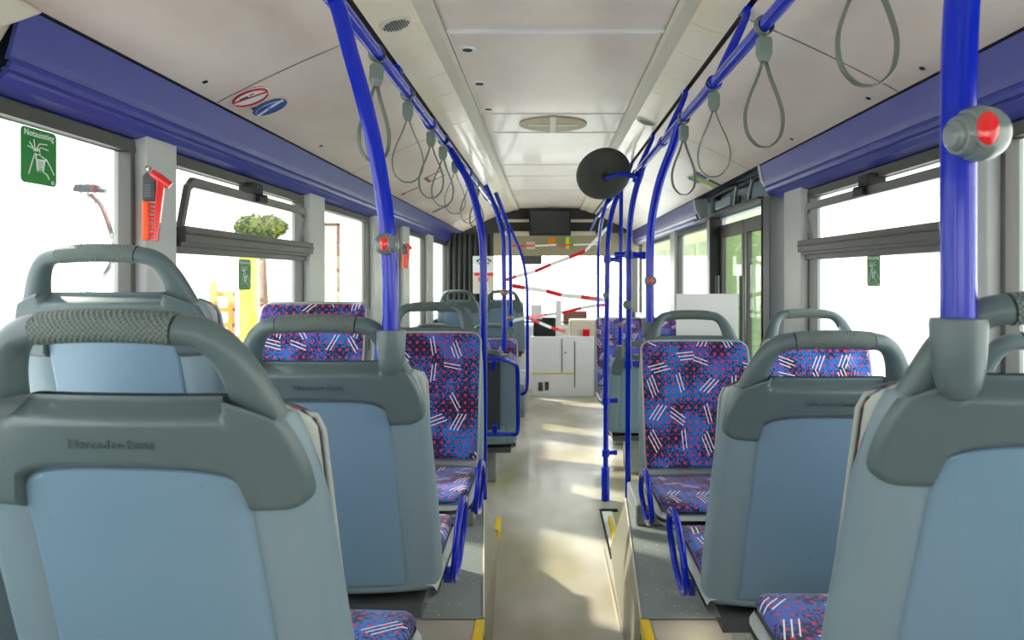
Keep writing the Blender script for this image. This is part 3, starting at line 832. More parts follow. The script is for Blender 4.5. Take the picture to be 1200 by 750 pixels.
rail(RR, 'long blue ceiling handrail on the right hung with grey strap loops', 7.6, 0.641, (0.2, 2.33, 3.36, 4.4, 5.5, 6.8))

strap0 = None
def strap(side, y, swing, twist, lab, first=None):
    x = RL if side < 0 else RR
    if first is None:
        r = thing('hanging_strap', lab, 'hanging strap', (x, y, ZR), twist, 'grey loop straps on the ceiling rails')
        mb = MB()
        n = 24
        lp = [(0, 0.022*math.cos(2*PI*i/n), 0.023*math.sin(2*PI*i/n)) for i in range(n)]
        mb.tube([Vector((0.023*math.sin(2*PI*i/n), 0, 0.023*math.cos(2*PI*i/n) - 0.001)) for i in range(n)], 0.0105, 8, closed=True, rz=0.003, up=(0, 1, 0))
        mb.build('rail_ring', 'strap', r)
        m = MB().add([(-.014,-.009,-.03),(.014,-.009,-.03),(.014,.009,-.03),(-.014,.009,-.03),(-.018,-.010,-.038),(.018,-.010,-.038),(.018,.010,-.038),(-.018,.010,-.038),
                      (-.018,-.010,-.072),(.018,-.010,-.072),(.018,.010,-.072),(-.018,.010,-.072),(-.010,-.008,-.092),(.010,-.008,-.092),(.010,.008,-.092),(-.010,.008,-.092)],
                     [(0,3,2,1),(12,13,14,15)] + [(a+i, a+(i+1)%4, a+4+(i+1)%4, a+4+i) for a in (0,4,8) for i in range(4)])
        m.build('buckle', 'clip', r, smooth=False, bevel=0.0015)
        lp = [(-0.004, 0, -0.09), (-0.018, 0, -0.13), (-0.040, 0, -0.18), (-0.052, 0, -0.225), (-0.046, 0, -0.27), (-0.022, 0, -0.297), (0, 0, -0.302),
              (0.022, 0, -0.297), (0.046, 0, -0.27), (0.052, 0, -0.225), (0.040, 0, -0.18), (0.018, 0, -0.13), (0.004, 0, -0.09)]
        pts = catmull(lp, 6)
        mb = MB(); mb.tube(pts, 0.0085, 10, rz=0.0022, up=(0, 1, 0)); mb.build('loop', 'strap', r)
        r.rotation_euler = (swing, 0, twist)
        return r
    return dup(first, (x, y, ZR), rot=(swing, 0, twist), label=lab, group='grey loop straps on the ceiling rails')
s0 = strap(-1, 2.03, 0.05, 0.9, 'grey strap loop nearest on the left rail, passing behind the bent pole')
strap(-1, 2.48, 0, 0.15, 'second grey strap loop along the left rail, round and open', s0)
strap(-1, 2.98, 0, -0.2, 'third grey strap loop along the left rail', s0)
strap(-1, 3.32, 0.03, 0.5, 'fourth grey strap loop on the left rail, crossing the fifth', s0)
strap(-1, 3.75, 0, 0.1, 'fifth grey strap loop on the left rail, lowest before the far pole', s0)
strap(-1, 4.4, 0, 0.5, 'sixth strap loop on the left rail, just beyond the straight far pole', s0)
strap(-1, 4.9, 0, -0.4, 'farthest strap loop on the left rail', s0)
strap(1, 1.22, 0, 0.1, 'largest grey strap loop, cut by the top edge on the right', s0)
strap(1, 1.80, 0, 0.25, 'grey strap loop on the right rail with its whole buckle showing, near one', s0)
strap(1, 2.34, 0, -0.45, 'middle strap loop on the right rail, overlapping the nearer loop', s0)
strap(1, 2.86, 0, 0.35, 'strap loop on the right rail nearest the black disc', s0)

def pole(name, lab, pts, r=0.0175, foot=None, mat='blue_paint', sm=8):
    pts = [Vector(p) for p in pts]
    base = pts[-1] if pts[-1].z < pts[0].z else pts[0]
    o = thing(name, lab, 'pole', base)
    p2 = catmull([p - base for p in pts], sm) if len(pts) > 2 else [p - base for p in pts]
    MB().tube(p2, r, 18).build('pole_tube', mat, o)
    if foot: MB().lathe([(0.022, 0), (0.027, 0.003), (0.027, foot), (0.022, foot + .006)], None, 18).build('foot_sleeve', mat, o)
    return o, base
def bend(top, knee, base):      # curved top joining the rail, straight below
    return [top, top.lerp(knee, .45) + Vector((0, 0, .02)), knee, knee.lerp(base, .3), base.lerp(knee, .3), base]
# left near: rises from seat B's socket
xL1 = -0.344
p1, _ = pole('grab_pole', 'thick bent blue pole rising from the left aisle seat back with red button',
     [(RL, 1.60, ZR), (-0.458, 1.60, 2.085), (-0.432, 1.60, 1.99), (-0.405, 1.60, 1.895), (-0.382, 1.60, 1.80), (-0.362, 1.60, 1.69), (-0.351, 1.60, 1.60), (-0.345, 1.60, 1.50), (xL1, 1.60, 1.375)], 0.0180)
MB().lathe([(0.021, -.04), (0.0245, -.035), (0.0245, .035), (0.021, .04)], Matrix.Translation((RL - xL1, 0.0, ZR - 1.375)) @ Matrix.Rotation(PI/2, 4, 'X')).build('clamp', 'blue_paint', p1)
# right near
pole('grab_pole', 'thickest vertical blue pole at the right with a large stop button', [(RR, 0.89, ZR), (0.530, 0.885, ZR - 0.08), (0.512, 0.885, ZR - 0.2), (0.502, 0.885, ZR - 0.33), (0.500, 0.885, 1.65), (0.500, 0.885, 1.44)], 0.0200)
# L2
pole('grab_pole', 'blue pole standing by the left rear-facing aisle seat, curving up to the rail', [(RL, 3.55, ZR), (-0.43, 3.47, ZR - 0.07), (-0.36, 3.43, ZR - 0.2), (-0.315, 3.42, ZR - 0.38), (-0.300, 3.42, 1.60), (-0.298, 3.42, 1.2), (-0.298, 3.42, 0.45)], 0.0175)
# R2 (on seat H)
pole('grab_pole', 'blue pole rising from the right rear-facing seat to the rail', [(RR, 2.94, ZR), (0.520, 3.0, ZR - 0.08), (0.478, 3.08, ZR - 0.22), (0.452, 3.14, ZR - 0.38), (0.447, 3.16, 1.6), (0.447, 3.16, 1.30)], 0.0178)
def px_pole(lab, spec, r, foot=None):
    pts = [at(a, b, y) for a, b, y in spec]
    return pole('grab_pole', lab, pts, r, foot)
pxR3, _ = px_pole('blue pole with a round grey knob and clamps just ahead of the right seats', [(756, 189, 4.1), (747, 215, 4.2), (739.5, 250, 4.25), (737, 290, 4.3), (737, 330, 4.3), (736.5, 420, 4.3), (736, 520, 4.3), (736, 619, 4.3)], 0.0175)
px_pole('blue pole reaching the aisle floor in a wide foot sleeve', [(724, 228, 4.9), (717, 250, 4.87), (712.5, 285, 4.85), (711.5, 330, 4.85), (710.5, 420, 4.85), (709.5, 587, 4.85)], 0.0170, 0.22)
px_pole('thin straight blue pole ending in a grey seat socket on the right', [(728, 222, 5.2), (727.5, 290, 5.2), (727, 404, 5.2)], 0.0145)
px_pole('far right blue pole curving beside the aisle floor pole, shorter one', [(715, 226, 6.1), (707, 250, 6.15), (703, 272, 6.6), (701, 300, 7.1), (701, 386, 7.1), (701, 440, 7.1)], 0.016)
px_pole('farthest right blue pole slanting under the rail end', [(706, 245, 7.0), (699, 255, 8.2), (694, 266, 9.3), (692, 270, 9.93)], 0.018)
px_pole('blue pole far left with the nearer of two small red buttons', [(569, 217, 5.0), (582, 248, 5.0), (589, 276, 5.0), (590.5, 310, 5.0), (591, 411, 5.0)], 0.0165)
px_pole('blue pole far left with the lower of two small red buttons', [(581, 226, 6.1), (590, 250, 6.2), (596.5, 275, 6.25), (598, 300, 6.3), (598.5, 384, 6.35)], 0.0175)
px_pole('long curved blue pole arching out over the aisle at the far left', [(590, 255, 7.65), (600, 272, 7.65), (611, 299, 7.65), (616.5, 325, 7.65), (618, 350, 7.65), (618, 400, 7.65), (618, 446, 7.65), (616, 459, 7.66), (611, 462, 7.70)], 0.0165)
# clamps between poles
def clamp(lab, a, b, z, r=0.017):
    a = Vector((a[0], a[1], z)); b = Vector((b[0], b[1], z)); o = thing('pole_clamp', lab, 'clamp', a)
    d = b - a
    MB().tube([(0, 0, 0), d * .5, d], [r * 1.25, r * .9, r * 1.2], 12, rz=[r * .8, r * .6, r * .8]).build('clamp_arm', 'blue_paint', o)
    MB().lathe([(0.020, -.024), (0.025, -.022), (0.025, .022), (0.020, .024)], None, 18).build('clamp_collar', 'blue_paint', o)
    return o
q = at(737, 299, 4.3); clamp('blue clamp arm high on the knobbed right pole', (q.x, q.y), (q.x + 0.10, q.y + .05), q.z, 0.02)
clamp('second blue arm pointing to the aisle on the knobbed right pole', (q.x - .001, q.y), (q.x - 0.075, q.y + .05), q.z + .003, 0.016)
q = at(711.5, 304, 4.85); clamp('blue clamp arm high on the pole that reaches the floor', (q.x, q.y), (q.x + 0.08, q.y + .05), q.z)
q = at(710.3, 470, 4.85); clamp('upper of two blue clamp stubs low on the floor pole', (q.x, q.y), (q.x + 0.075, q.y + .02), q.z, 0.015)
q = at(709.8, 531, 4.85); clamp('lower of two blue clamp stubs low on the floor pole', (q.x, q.y), (q.x + 0.075, q.y + .02), q.z, 0.015)
q = at(736.6, 427, 4.3); clamp('blue clamp stub halfway down the knobbed right pole', (q.x, q.y), (q.x + 0.07, q.y + .02), q.z, 0.015)
# stop buttons
def button(lab, p, size, face_dir, axis_dir, red=True, name='stop_button'):
    r = thing(name, lab, 'stop button' if red else 'grey button', p)
    k = size
    ax = Vector(axis_dir).normalized(); m4 = frame((0, 0, 0), (0, 0, 1) if abs(ax.z) < .9 else (1, 0, 0), ax)
    prof = [(0.10, 1.02), (0.35, 1.0), (0.50, .90), (0.52, .80), (0.62, .78), (0.70, .60), (0.72, .48), (0.82, .44), (0.90, .2), (0.93, .02), (0.90, -.15), (0.86, -.4), (0.72, -.66), (0.5, -.85), (0.2, -.94)]
    MB().lathe([(a * k, b * k) for a, b in prof], m4, 32).build('housing', 'button_grey', r, angle=25)
    if red:
        f = Vector(face_dir).normalized(); m5 = frame(f * k * 0.66, (0, 0, 1), f)
        ms = m5 @ Matrix.Diagonal((1.25, 0.8, 1, 1))
        MB().lathe([(0.50 * k, -.1*k), (0.52 * k, .12 * k), (0.48*k, .16*k), (.2*k, .17*k)], ms, 28).build('bezel', 'button_grey', r)
        MB().lathe([(0.43 * k, 0), (0.43 * k, .17 * k), (0.38 * k, .22 * k), (0.25 * k, .27 * k), (0.05*k, .29*k)], ms, 28).build('push_button', 'red', r, angle=60)
    return r
button('large grey stop button with red centre on the thick right pole', (0.510, 0.862, H + (323 - 157) * 0.862 / F), 0.036, (-0.18, -1, 0.03), (-1, -0.15, -0.1))
button('grey stop button with red centre on the bent left pole', (-0.348, 1.578, H + (323 - 286) * 1.578 / F), 0.0265, (-0.05, -1, 0), (1, -0.1, 0))
button('small stop button on the right pole rising from the rear-facing seat', (0.445, 3.135, H - 6 * 3.14 / F), 0.026, (-.1, -1, 0), (1, 0, 0))
q = at(591, 343, 5.0); button('small red stop button, upper one on the far left poles', (q.x, 4.98, q.z), 0.028, (0, -1, 0), (1, 0, 0))
q = at(598.3, 373, 6.25); button('small red stop button, lower one on the far left poles', (q.x, 6.225, q.z), 0.028, (0, -1, 0), (1, 0, 0))
q = at(727, 380, 5.2); button('small red stop button on the thin straight right pole', (q.x, 5.18, q.z), 0.02, (0, -1, 0), (1, 0, 0))
q = at(735, 357, 4.3); button('round grey knob on the right pole above the clamp stub', (q.x, 4.275, q.z), 0.030, (0, -1, 0), (.4, -1, 0), False, 'request_button')
q = at(710, 346, 4.85); button('small round grey knob on the pole that reaches the floor', (q.x, 4.825, q.z), 0.024, (0, -1, 0), (.4, -1, 0), False, 'request_button')

# round black mirror back
md = thing('interior_mirror', 'round black mirror seen from behind on a blue arm below the ceiling', 'mirror', at(748, 208, 4.2))
c = at(708, 205, 4.22) - at(748, 208, 4.2)
n_ = Vector((0.18, -1, -0.62)).normalized(); m4 = frame(c, (1, 0, 0), n_)
MB().lathe([(0.02, 0.022), (0.08, 0.018), (0.14, 0.008), (0.158, -0.002), (0.163, -0.012), (0.158, -0.022), (0.02, -0.04)], m4, 48).build('mirror_disc', 'dark_disc', md, angle=60)
MB().lathe([(0.006, 0.045), (0.022, 0.042), (0.026, 0.02), (0.026, 0.012)], m4, 20).build('swivel', 'rubber', md)
MB().tube(catmull([c + n_ * 0.04, c * .55 + Vector((0, -.075, .0)), c * .2 + Vector((0, -.05, .0)), (0.0, 0, 0)], 4), [0.010 + 0.0007 * i for i in range(13)], 12).build('arm', 'blue_paint', md)
MB().lathe([(0.02, -.035), (0.026, -.03), (0.026, .03), (0.02, .035)], Matrix.Rotation(0.35, 4, 'Y'), 18).build('arm_clamp', 'blue_paint', md)

# left barrier frame
bf = thing('aisle_barrier', 'blue tube barrier with dark panel fixed to the pole beside the left aisle', 'barrier', (-0.298, 3.45, 0.745))
def lp_(px, py, y=3.6): return at(px, py, y) - Vector((-0.298, 3.45, 0.745))
pts = [Vector((0, 0, at(567, 420, 3.45).z - .745)), lp_(588, 421, 3.5), lp_(602, 426, 3.6), lp_(606.5, 434, 3.62), lp_(607, 470, 3.62), lp_(607, 500, 3.62), lp_(605, 508, 3.6), lp_(598, 509, 3.6), lp_(570, 509, 3.52)]
MB().tube(catmull(pts, 5), 0.011, 12).build('tube', 'blue_paint', bf)
def quad_panel(l, r_, t, b, y, th, nm, mat):
    a, d = at(l, t, y), at(r_, b, y); o_ = Vector((-0.298, 3.45, 0.745))
    return MB().box((a.x - o_.x, y - o_.y, d.z - o_.z), (d.x - o_.x, y - o_.y + th, a.z - o_.z)).build(nm, mat, bf, smooth=False, bevel=0.003)
quad_panel(569, 586, 424, 504, 3.60, 0.02, 'dark_pad', 'curtain'); quad_panel(586, 604, 424, 500, 3.61, 0.02, 'grey_pad', 'shell')
for px, py in ((579, 428), (580, 503)):
    v = lp_(px, py, 3.55); MB().box(v - Vector((.012, .015, .022)), v + Vector((.012, .015, .022))).build('bracket', 'blue_paint', bf, bevel=0.004)

# ------------------------------------------------------------------ emergency hammers and signs
def hammer(p, rotz, lab, s=1.0, first=None):
    if first: return dup(first, p, rotz, lab)
    r = thing('emergency_hammer', lab, 'emergency hammer', p, rotz)
    MB().prism([(-.022,0,.10),(-.022,0,.19),(-.012,0,.205),(.012,0,.205),(.020,0,.195),(.026,0,.10)], (0, -0.022, 0)).build('holder', 'dark_grey', r, smooth=False, bevel=0.005)
    mb = MB()
    for i in range(5): mb.box((-.014, -.025, .115 + i*.010), (.008, -.0215, .120 + i*.010))
    mb.build('holder_rib', 'button_grey', r, smooth=False)
    MB().box((-.022, -.034, -.05), (.004, -.004, .098)).build('handle_cover', 'orange', r, bevel=0.008)
    mb = MB().prism([(.012,0,-.052),(.030,0,-.052),(.054,0,.172),(.030,0,.190)], (0, -.03, 0))
    for i in range(9): mb.box((-.002, -.032, -.042 + i*.0155), (.020, -.006, -.034 + i*.0155))
    mb.build('handle', 'red', r, smooth=False, bevel=0.003)
    MB().tube([(.008, -.016, .208), (.036, -.016, .186), (.072, -.016, .158)], [0.013, 0.017, 0.015], 12).build('hammer_head', 'red', r)
    MB().lathe([(.004, 0), (.011, .002), (.011, .012), (.003, .02)], Matrix.Translation((.004, -.016, .215)) @ Matrix.Rotation(-.8, 4, 'Y'), 14).build('steel_tip', 'metal', r)
    return r
h1 = hammer((-1.20, 2.20, H + 0.145), 0.0, 'red and orange emergency hammer in a grey holder on the near left pillar')
h1.rotation_euler = (0, 0, math.radians(18)); h1.scale = (.8, .8, .8)
hammer((-1.20, 6.13, H + 0.10), math.radians(20), 'small emergency hammer on a far left pillar', first=h1)

def sticker(p, w_, h_, ax, nrm, lab, title=True, seed=0):
    """emergency exit notice: green plate with white word and breaking-glass hand"""
    r = thing('exit_sticker', lab, 'sticker', p)
    m4 = frame((0, 0, 0), ax, nrm)
    n = 5; rr = 0.1 * w_; pts = []
    for cx, cy, a0 in ((w_/2-rr, h_/2-rr, 0), (-w_/2+rr, h_/2-rr, PI/2), (-w_/2+rr, -h_/2+rr, PI), (w_/2-rr, -h_/2+rr, 1.5*PI)):
        for i in range(n + 1): a = a0 + PI/2*i/n; pts.append(m4 @ Vector((cx + rr*math.cos(a), cy + rr*math.sin(a), 0)))
    MB().prism(pts, Vector(nrm).normalized() * 0.001).build('plate', 'green_sticker', r, smooth=False)
    if title: text_mesh('Notausstieg', w_ * 0.175, 'white_print', m4 @ Matrix.Translation((0, h_ * .40, 0.0014)), r, 'lettering', 0.0003)
    mb = MB()
    def ln(pp, rad=0.010): mb.tube([m4 @ Vector((a * w_, b * h_, 0.0016)) for a, b in pp], rad * w_, 6)
    ln([(-.12,.12),(-.16,.30)]); ln([(-.10,.12),(.0,.24),(.22,.26)]); ln([(-.12,.12),(-.32,.16)]); ln([(-.08,.12),(.05,.18),(.25,.16)]); ln([(-.14,.12),(-.28,.24)])
    ln([(-.16,.10),(.0,.12),(.02,.04),(-.1,.04),(-.1,-.05)], .016); ln([(-.1,-.06),(.18,-.04)], .016); ln([(-.08,-.05),(-.06,-.26),(.10,-.26),(.14,-.06)], .014)
    for i in range(5): ln([(-.07,-.10 - i*.035),(.12,-.07 - i*.035)], .013)
    ln([(.05,.02),(.2,-.02),(.33,-.16),(.42,-.28)]); ln([(-.12,.06),(-.2,-.1),(-.3,-.34)]); ln([(.10,-.26),(.22,-.30),(.28,-.38)])
    n = 12; ln([(.38 + .03*math.cos(i*2*PI/n), -.43 + .03*math.sin(i*2*PI/n)*w_/h_) for i in range(n+1)], .008)
    mb.build('pictogram', 'white_print', r)
    return r
sticker((-1.244, 1.782, H + 0.290), 0.125, 0.134, (0, 1, 0), (1, 0, 0), 'green emergency exit sticker with word and hand drawing at the far left')
sticker((-1.242, 2.99, H + 0.004), 0.12, 0.125, (0, 1, 0), (1, 0, 0), 'pale green exit sticker on the lower pane under the left hopper')
sticker((1.243, 2.77, H + 0.020), 0.11, 0.12, (0, -1, 0), (-1, 0, 0), 'green exit sticker on the right pane below the opening window')

# ceiling decals
def disc_decal(name, lab, px, py, rad, back, parts_fn, sg=-1):
    p, nn = on_side(sg, px, py)
    r = thing(name, lab, 'sticker', p)
    m4 = frame((0, 0, 0), (1, 0, 0), nn)
    n = 36
    MB().prism([m4 @ Vector((rad*math.cos(2*PI*i/n), rad*math.sin(2*PI*i/n), 0)) for i in range(n)], nn * 0.0008).build('disc', back, r, smooth=False)
    parts_fn(r, m4, rad)
def no_smoke(r, m4, R):
    n = 36
    MB().tube([m4 @ Vector((R*.9*math.cos(2*PI*i/n), R*.9*math.sin(2*PI*i/n), 0.0008)) for i in range(n)], R*.11, 6, closed=True, rz=0.001, up=m4.to_3x3() @ Vector((0, 0, 1)) if False else None).build('red_ring', 'red_print', r)
    d = Vector((math.cos(-.25), math.sin(-.25), 0)) * R * .86
    MB().tube([m4 @ (-d + Vector((0, 0, .0012))), m4 @ (d + Vector((0, 0, .0012)))], R*.055, 6).build('red_bar', 'red_print', r)
    mb = MB(); mb.box((-R*.5, R*.12, .001), (-R*.05, R*.28, .002), m4); mb.box((R*.05, R*.2, .001), (R*.3, R*.30, .002), m4)
    mb.build('cigarette', 'dark_print', r, smooth=False)
def belt(r, m4, R):
    mb = MB()
    mb.tube([m4 @ Vector((-R*.9, -R*.3, .0012)), m4 @ Vector((-R*.2, -R*.02, .0012))], R*.09, 6)
    mb.tube([m4 @ Vector((R*.1, R*.05, .0012)), m4 @ Vector((R*.9, R*.32, .0012))], R*.07, 6)
    for i in range(7): mb.tube([m4 @ Vector((-R*.1 + i*R*.1, -R*.16 + i*R*.04, .0012)), m4 @ Vector((-R*.08 + i*R*.1, R*.16 + i*R*.04, .0012))], R*.02, 5)
    mb.tube([m4 @ Vector((R*.85*math.cos(a), R*.62*math.sin(a) , .0012)) for a in [PI*i/12 for i in range(13)]], R*.02, 5)
    mb.build('white_drawing', 'white_print', r)
disc_decal('no_smoking_sign', 'round white sign with red ring and slash on the left ceiling', 293, 114, 0.072, 'white_print', no_smoke)
disc_decal('handle_sign', 'round blue sign with white drawing beside the red ringed sign', 316, 126.5, 0.067, 'blue_print', belt)
def strip_decal(lab, sg, px, py, specs, name='ceiling_sticker'):
    p, nn = on_side(sg, px, py); r = thing(name, lab, 'sticker', p); m4 = frame((0, 0, 0), (1, 0, 0), nn)
    for (x0, y0, x1, y1, mt, nm) in specs: MB().box((x0, y0, 0), (x1, y1, 0.001), m4).build(nm, mt, r, smooth=False)
strip_decal('cluster of dark, blue and lime ceiling stickers near the right door', 1, 825, 213,
    [(-.10,-.16,.10,-.06,'white_print','base_sheet'), (-.09,-.03,.09,.05,'lime_print','lime_strip'), (-.09,-.14,-.01,-.07,'blue_print','blue_block'), (.01,.08,.10,.15,'dark_print','dark_block'), (-.10,.08,-.01,.15,'blue_print','blue_block')])
strip_decal('blue and dark pair of stickers on the far left ceiling', -1, 516, 245, [(-.09,-.05,.09,-.01,'blue_print','blue_strip'), (-.09,.02,.07,.05,'dark_print','dark_strip')])
strip_decal('reddish frame-like sticker on the left ceiling below the straps', -1, 509, 208, [(-.07,-.12,.07,-.09,'brown','red_edge'), (-.07,.09,.07,.12,'brown','red_edge'), (-.07,-.09,-.045,.09,'brown','red_edge'), (.0,-.09,.05,.09,'white_print','sheet')])
strip_decal('small red key-shaped sticker on the left ceiling', -1, 483, 223, [(-.06,-.012,.05,.012,'red_print','shaft'), (-.09,-.03,-.06,.03,'red_print','head')])
strip_decal('small grey pair of stickers farthest along the left ceiling', -1, 548, 257, [(-.07,-.03,.07,-.005,'seam','grey_strip'), (-.07,.03,.07,.05,'seam','grey_strip')])

# ------------------------------------------------------------------ front of the bus
S(MB().box((-1.3, 9.95, H + 0.585), (1.3, 10.0, ZC_ + .03)), 'wall_front_header', 'curtain', smooth=False)
S(MB().box((-0.6, 9.91, H + 0.55), (0.66, 10.0, H + 0.605)).box((-0.6, 9.92, H+.73), (0.66, 9.96, H+.77)), 'trim_60', 'beige', bevel=0.01)
S(MB().box((-1.3, 10.0, H + 0.27), (1.3, 10.04, H + 0.60)), 'wall_front_visor', 'visor_beige', smooth=False)
mo = thing('monitor', 'black flat monitor hanging under the ceiling at the front', 'monitor', at(644.5, 274, 9.75))
a, b = at(620, 245.5, 9.75), at(669, 276, 9.75); c0 = at(644.5, 274, 9.75)
MB().box(Vector((a.x, 9.75, b.z)) - c0, Vector((b.x, 9.81, a.z)) - c0).build('casing', 'rubber', mo, bevel=0.008)
MB().box(Vector((a.x + .02, 9.745, b.z + .025)) - c0, Vector((b.x - .02, 9.751, a.z - .02)) - c0).build('display', 'screen', mo, smooth=False)
MB().box((-0.05, 0.06, .2), (0.05, 0.24, .30)).build('mount', 'dark_grey', mo, smooth=False)
# front window frame and glass
fw_ = bpy.data.objects.new('window_20', None); C.objects.link(fw_); struct(fw_); fw_.location = (0, 10.4, 0.85)
struct(MB().box((-1.3, 0, -.85), (1.3, .06, 0.0)).box((-1.3, 0, 0), (-1.2, .06, 1.45)).box((1.2, 0, 0), (1.3, .06, 1.45)).box((-1.2, 0, 1.1), (1.2, .06, 1.45)).build('window_frame', 'window_frame', fw_, smooth=False))
struct(MB().box((-1.2, .02, 0), (1.2, .03, 1.1)).build('glass', 'glass', fw_, smooth=False))
def bxp(name, lab, cat, l, t, r_, b, y, th, mat, bevel=0.01):
    a, d = at(l, t, y), at(r_, b, y)
    o = thing(name, lab, cat, ((a.x + d.x) / 2, y, d.z))
    MB().box((a.x - o.location.x, 0, 0), (d.x - o.location.x, th, a.z - d.z)).build('body', mat, o, bevel=bevel)
    return o
# cab partition
y = 9.0
cab = thing('cab_partition', 'white half-height driver cab wall with door across the front', 'partition', (-0.3, y, 0.0))
a = at(622, 394, y); b = at(696, 462, y)
MB().box((a.x + .3, 0, 0.0), (b.x + .3, .05, a.z)).build('body', 'white_plastic', cab, bevel=0.01)
def seam(l, t, r_, b_, m_='dark_grey', th=.006, nm='seam'):
    A, D = at(l, t, y), at(r_, b_, y); MB().box((A.x + .3, -th, D.z), (D.x + .3, 0.002, A.z)).build(nm, m_, cab, smooth=False)
seam(658, 397, 659, 436); seam(673, 400, 674, 454); seam(622, 437, 674, 438.2, 'yellow', .006, 'yellow_line')
seam(631, 448, 636, 458, 'dark_grey', .008, 'vent'); seam(638.5, 447.5, 643, 457, 'dark_grey', .008, 'vent'); seam(662, 412, 663.2, 414, 'dark_grey', .02, 'lock')
S(MB().box((0.28, 9.05, 0), (0.62, 9.4, 0.95)), 'trim_61', 'beige', bevel=0.02)
# dashboard and things on it
db = thing('dashboard', 'pale dashboard with steering column behind the cab wall', 'dashboard', (-0.1, 9.5, 0))
MB().box((-0.9, 0.0, 0.0), (0.75, 0.4, 0.86)).build('body', 'white_plastic', db, bevel=0.03)
n = 28; m4 = frame((-0.42, -0.12, 0.98), (1, 0, 0), (0, -.6, .8))
MB().tube([m4 @ Vector((.2*math.cos(2*PI*i/n), .2*math.sin(2*PI*i/n), 0)) for i in range(n)], 0.014, 8, closed=True).build('steering_wheel', 'rubber', db)
bxp('ticket_printer', 'dark box with screen on the cab wall, left of the white post', 'ticket machine', 625, 372, 651, 394.2, 9.0, .05, 'rubber', .01)
bxp('cash_box', 'brown dark-topped box on the dashboard to the right of the white post', 'box', 660, 365, 688, 379.8, 9.55, .15, 'brown', .01)
bxp('cab_post', 'white upright post between the dark box and the brown box', 'post', 651, 352, 658, 394.2, 9.0, .05, 'white_plastic', .006)
o = bxp('paper_sheet', 'tilted white paper sheet behind the curved far pole', 'paper', 622, 357, 635, 374, 8.9, .006, 'white_plastic', .001)  # plain loose sheet of paper, not a sign
bxp('orange_basket', 'small red-orange basket by the far right patterned seat', 'basket', 683, 386, 691, 394.2, 9.0, .05, 'red', .004)
# hanging cards above the windscreen
bxp('hanging_card', 'small cream card over the windscreen left of the monitor', 'card', 617, 283, 627, 292, 9.99, .01, 'beige', .001)
bxp('hanging_card', 'orange card over the windscreen right of centre', 'card', 642, 278, 651, 286, 9.99, .01, 'ext_orange', .001)
bxp('hanging_card', 'dark green card with yellow stripe over the windscreen', 'card', 652, 278, 675, 291, 9.99, .01, 'ext_green', .001)
bxp('hanging_strip', 'bright yellow-green upright strip on the dark green card', 'strip', 663, 278, 667, 292, 9.984, .006, 'yellow_lime', .001)
bxp('hanging_visor', 'grey rectangular sun visor hanging in the windscreen', 'sun visor', 613, 295, 635, 310, 10.03, .01, 'dark_grey', .002)
# driver partition with wifi sign
S(MB().box((-1.24, 8.95, 0.35), (-0.66, 9.0, H + .53)), 'wall_front', 'curtain', smooth=False)
mb = MB()
for i in range(9):
    mb.tube([(-1.2 + i*.065, 8.93, 1.0), (-1.2 + i*.065, 8.93, H + .5)], 0.022, 8)
o = mb.build('driver_curtain', 'curtain'); tag(o, 'dark pleated curtain hanging at the left front behind the driver', 'curtain')
wf = thing('wifi_sign', 'white sign with green radio wave arcs and red foot on the cab wall', 'sign', at(567, 344, 8.85))
c0 = wf.location.copy()
a, b = at(554, 300, 8.85), at(579, 319, 8.85); MB().box(Vector((a.x, 8.85, b.z)) - c0, Vector((b.x, 8.857, a.z)) - c0).build('plate', 'white_plastic', wf, smooth=False)
a, b = at(554, 319, 8.85), at(579, 344, 8.85); MB().box(Vector((a.x, 8.852, b.z)) - c0, Vector((b.x, 8.857, a.z)) - c0).build('lower_plate', 'beige', wf, smooth=False)
a, b = at(556, 320, 8.85), at(578, 323, 8.85); MB().box(Vector((a.x, 8.846, b.z)) - c0, Vector((b.x, 8.853, a.z)) - c0).build('red_band', 'red', wf, smooth=False)
a, b = at(561, 325, 8.85), at(572, 330, 8.85); MB().box(Vector((a.x, 8.846, b.z)) - c0, Vector((b.x, 8.853, a.z)) - c0).build('red_foot', 'red', wf, smooth=False)
cc = at(567, 315, 8.845) - c0
mb = MB()
for rr in (0.045, 0.085, 0.125): mb.tube([cc + Vector((rr*math.sin(t_), 0, rr*math.cos(t_))) for t_ in [(-.8 + 1.6*i/10) for i in range(11)]], 0.011, 6)
mb.lathe([(.002, -.004), (.014, -.003), (.014, .003), (.002, .004)], Matrix.Translation(cc) @ Matrix.Rotation(PI/2, 4, 'X'), 14); mb.build('wave_arc', 'green_sticker', wf)

# red and white barrier tapes across the front
def tape(lab, spec, w_=0.045):
    """spec: list of (px,py,Y); segments alternate"""
    r = thing('hanging_tape', lab, 'tape', at(*spec[0][:3]))
    o0 = at(*spec[0][:3])
    for i in range(len(spec) - 1):
        A = at(*spec[i][:3]) - o0; B = at(*spec[i+1][:3]) - o0; col = spec[i][3]
        d = (B - A).normalized(); up = Vector((0, 0.12, 1)); up = (up - up.dot(d) * d).normalized() * w_ / 2; th = d.cross(up).normalized() * 0.0012
        tw = Vector((0, 0.008 * (-1) ** i, 0))
        mid = (A + B) / 2 + tw
        mb = MB()
        P0, P1, P2 = A, mid, B
        vs = []
        for P in (P0, P1, P2): vs += [P - up, P + up, P + up + th, P - up + th]
        fs = [(0,1,2,3), (11,10,9,8)]
        for k in (0, 4):
            for j in range(4): fs.append((k+j, k+(j+1) % 4, k+4+(j+1) % 4, k+4+j))
        mb.add(vs, fs).build('red_stretch' if col == 'r' else 'white_stretch', 'red' if col == 'r' else 'white_print', r, smooth=False)
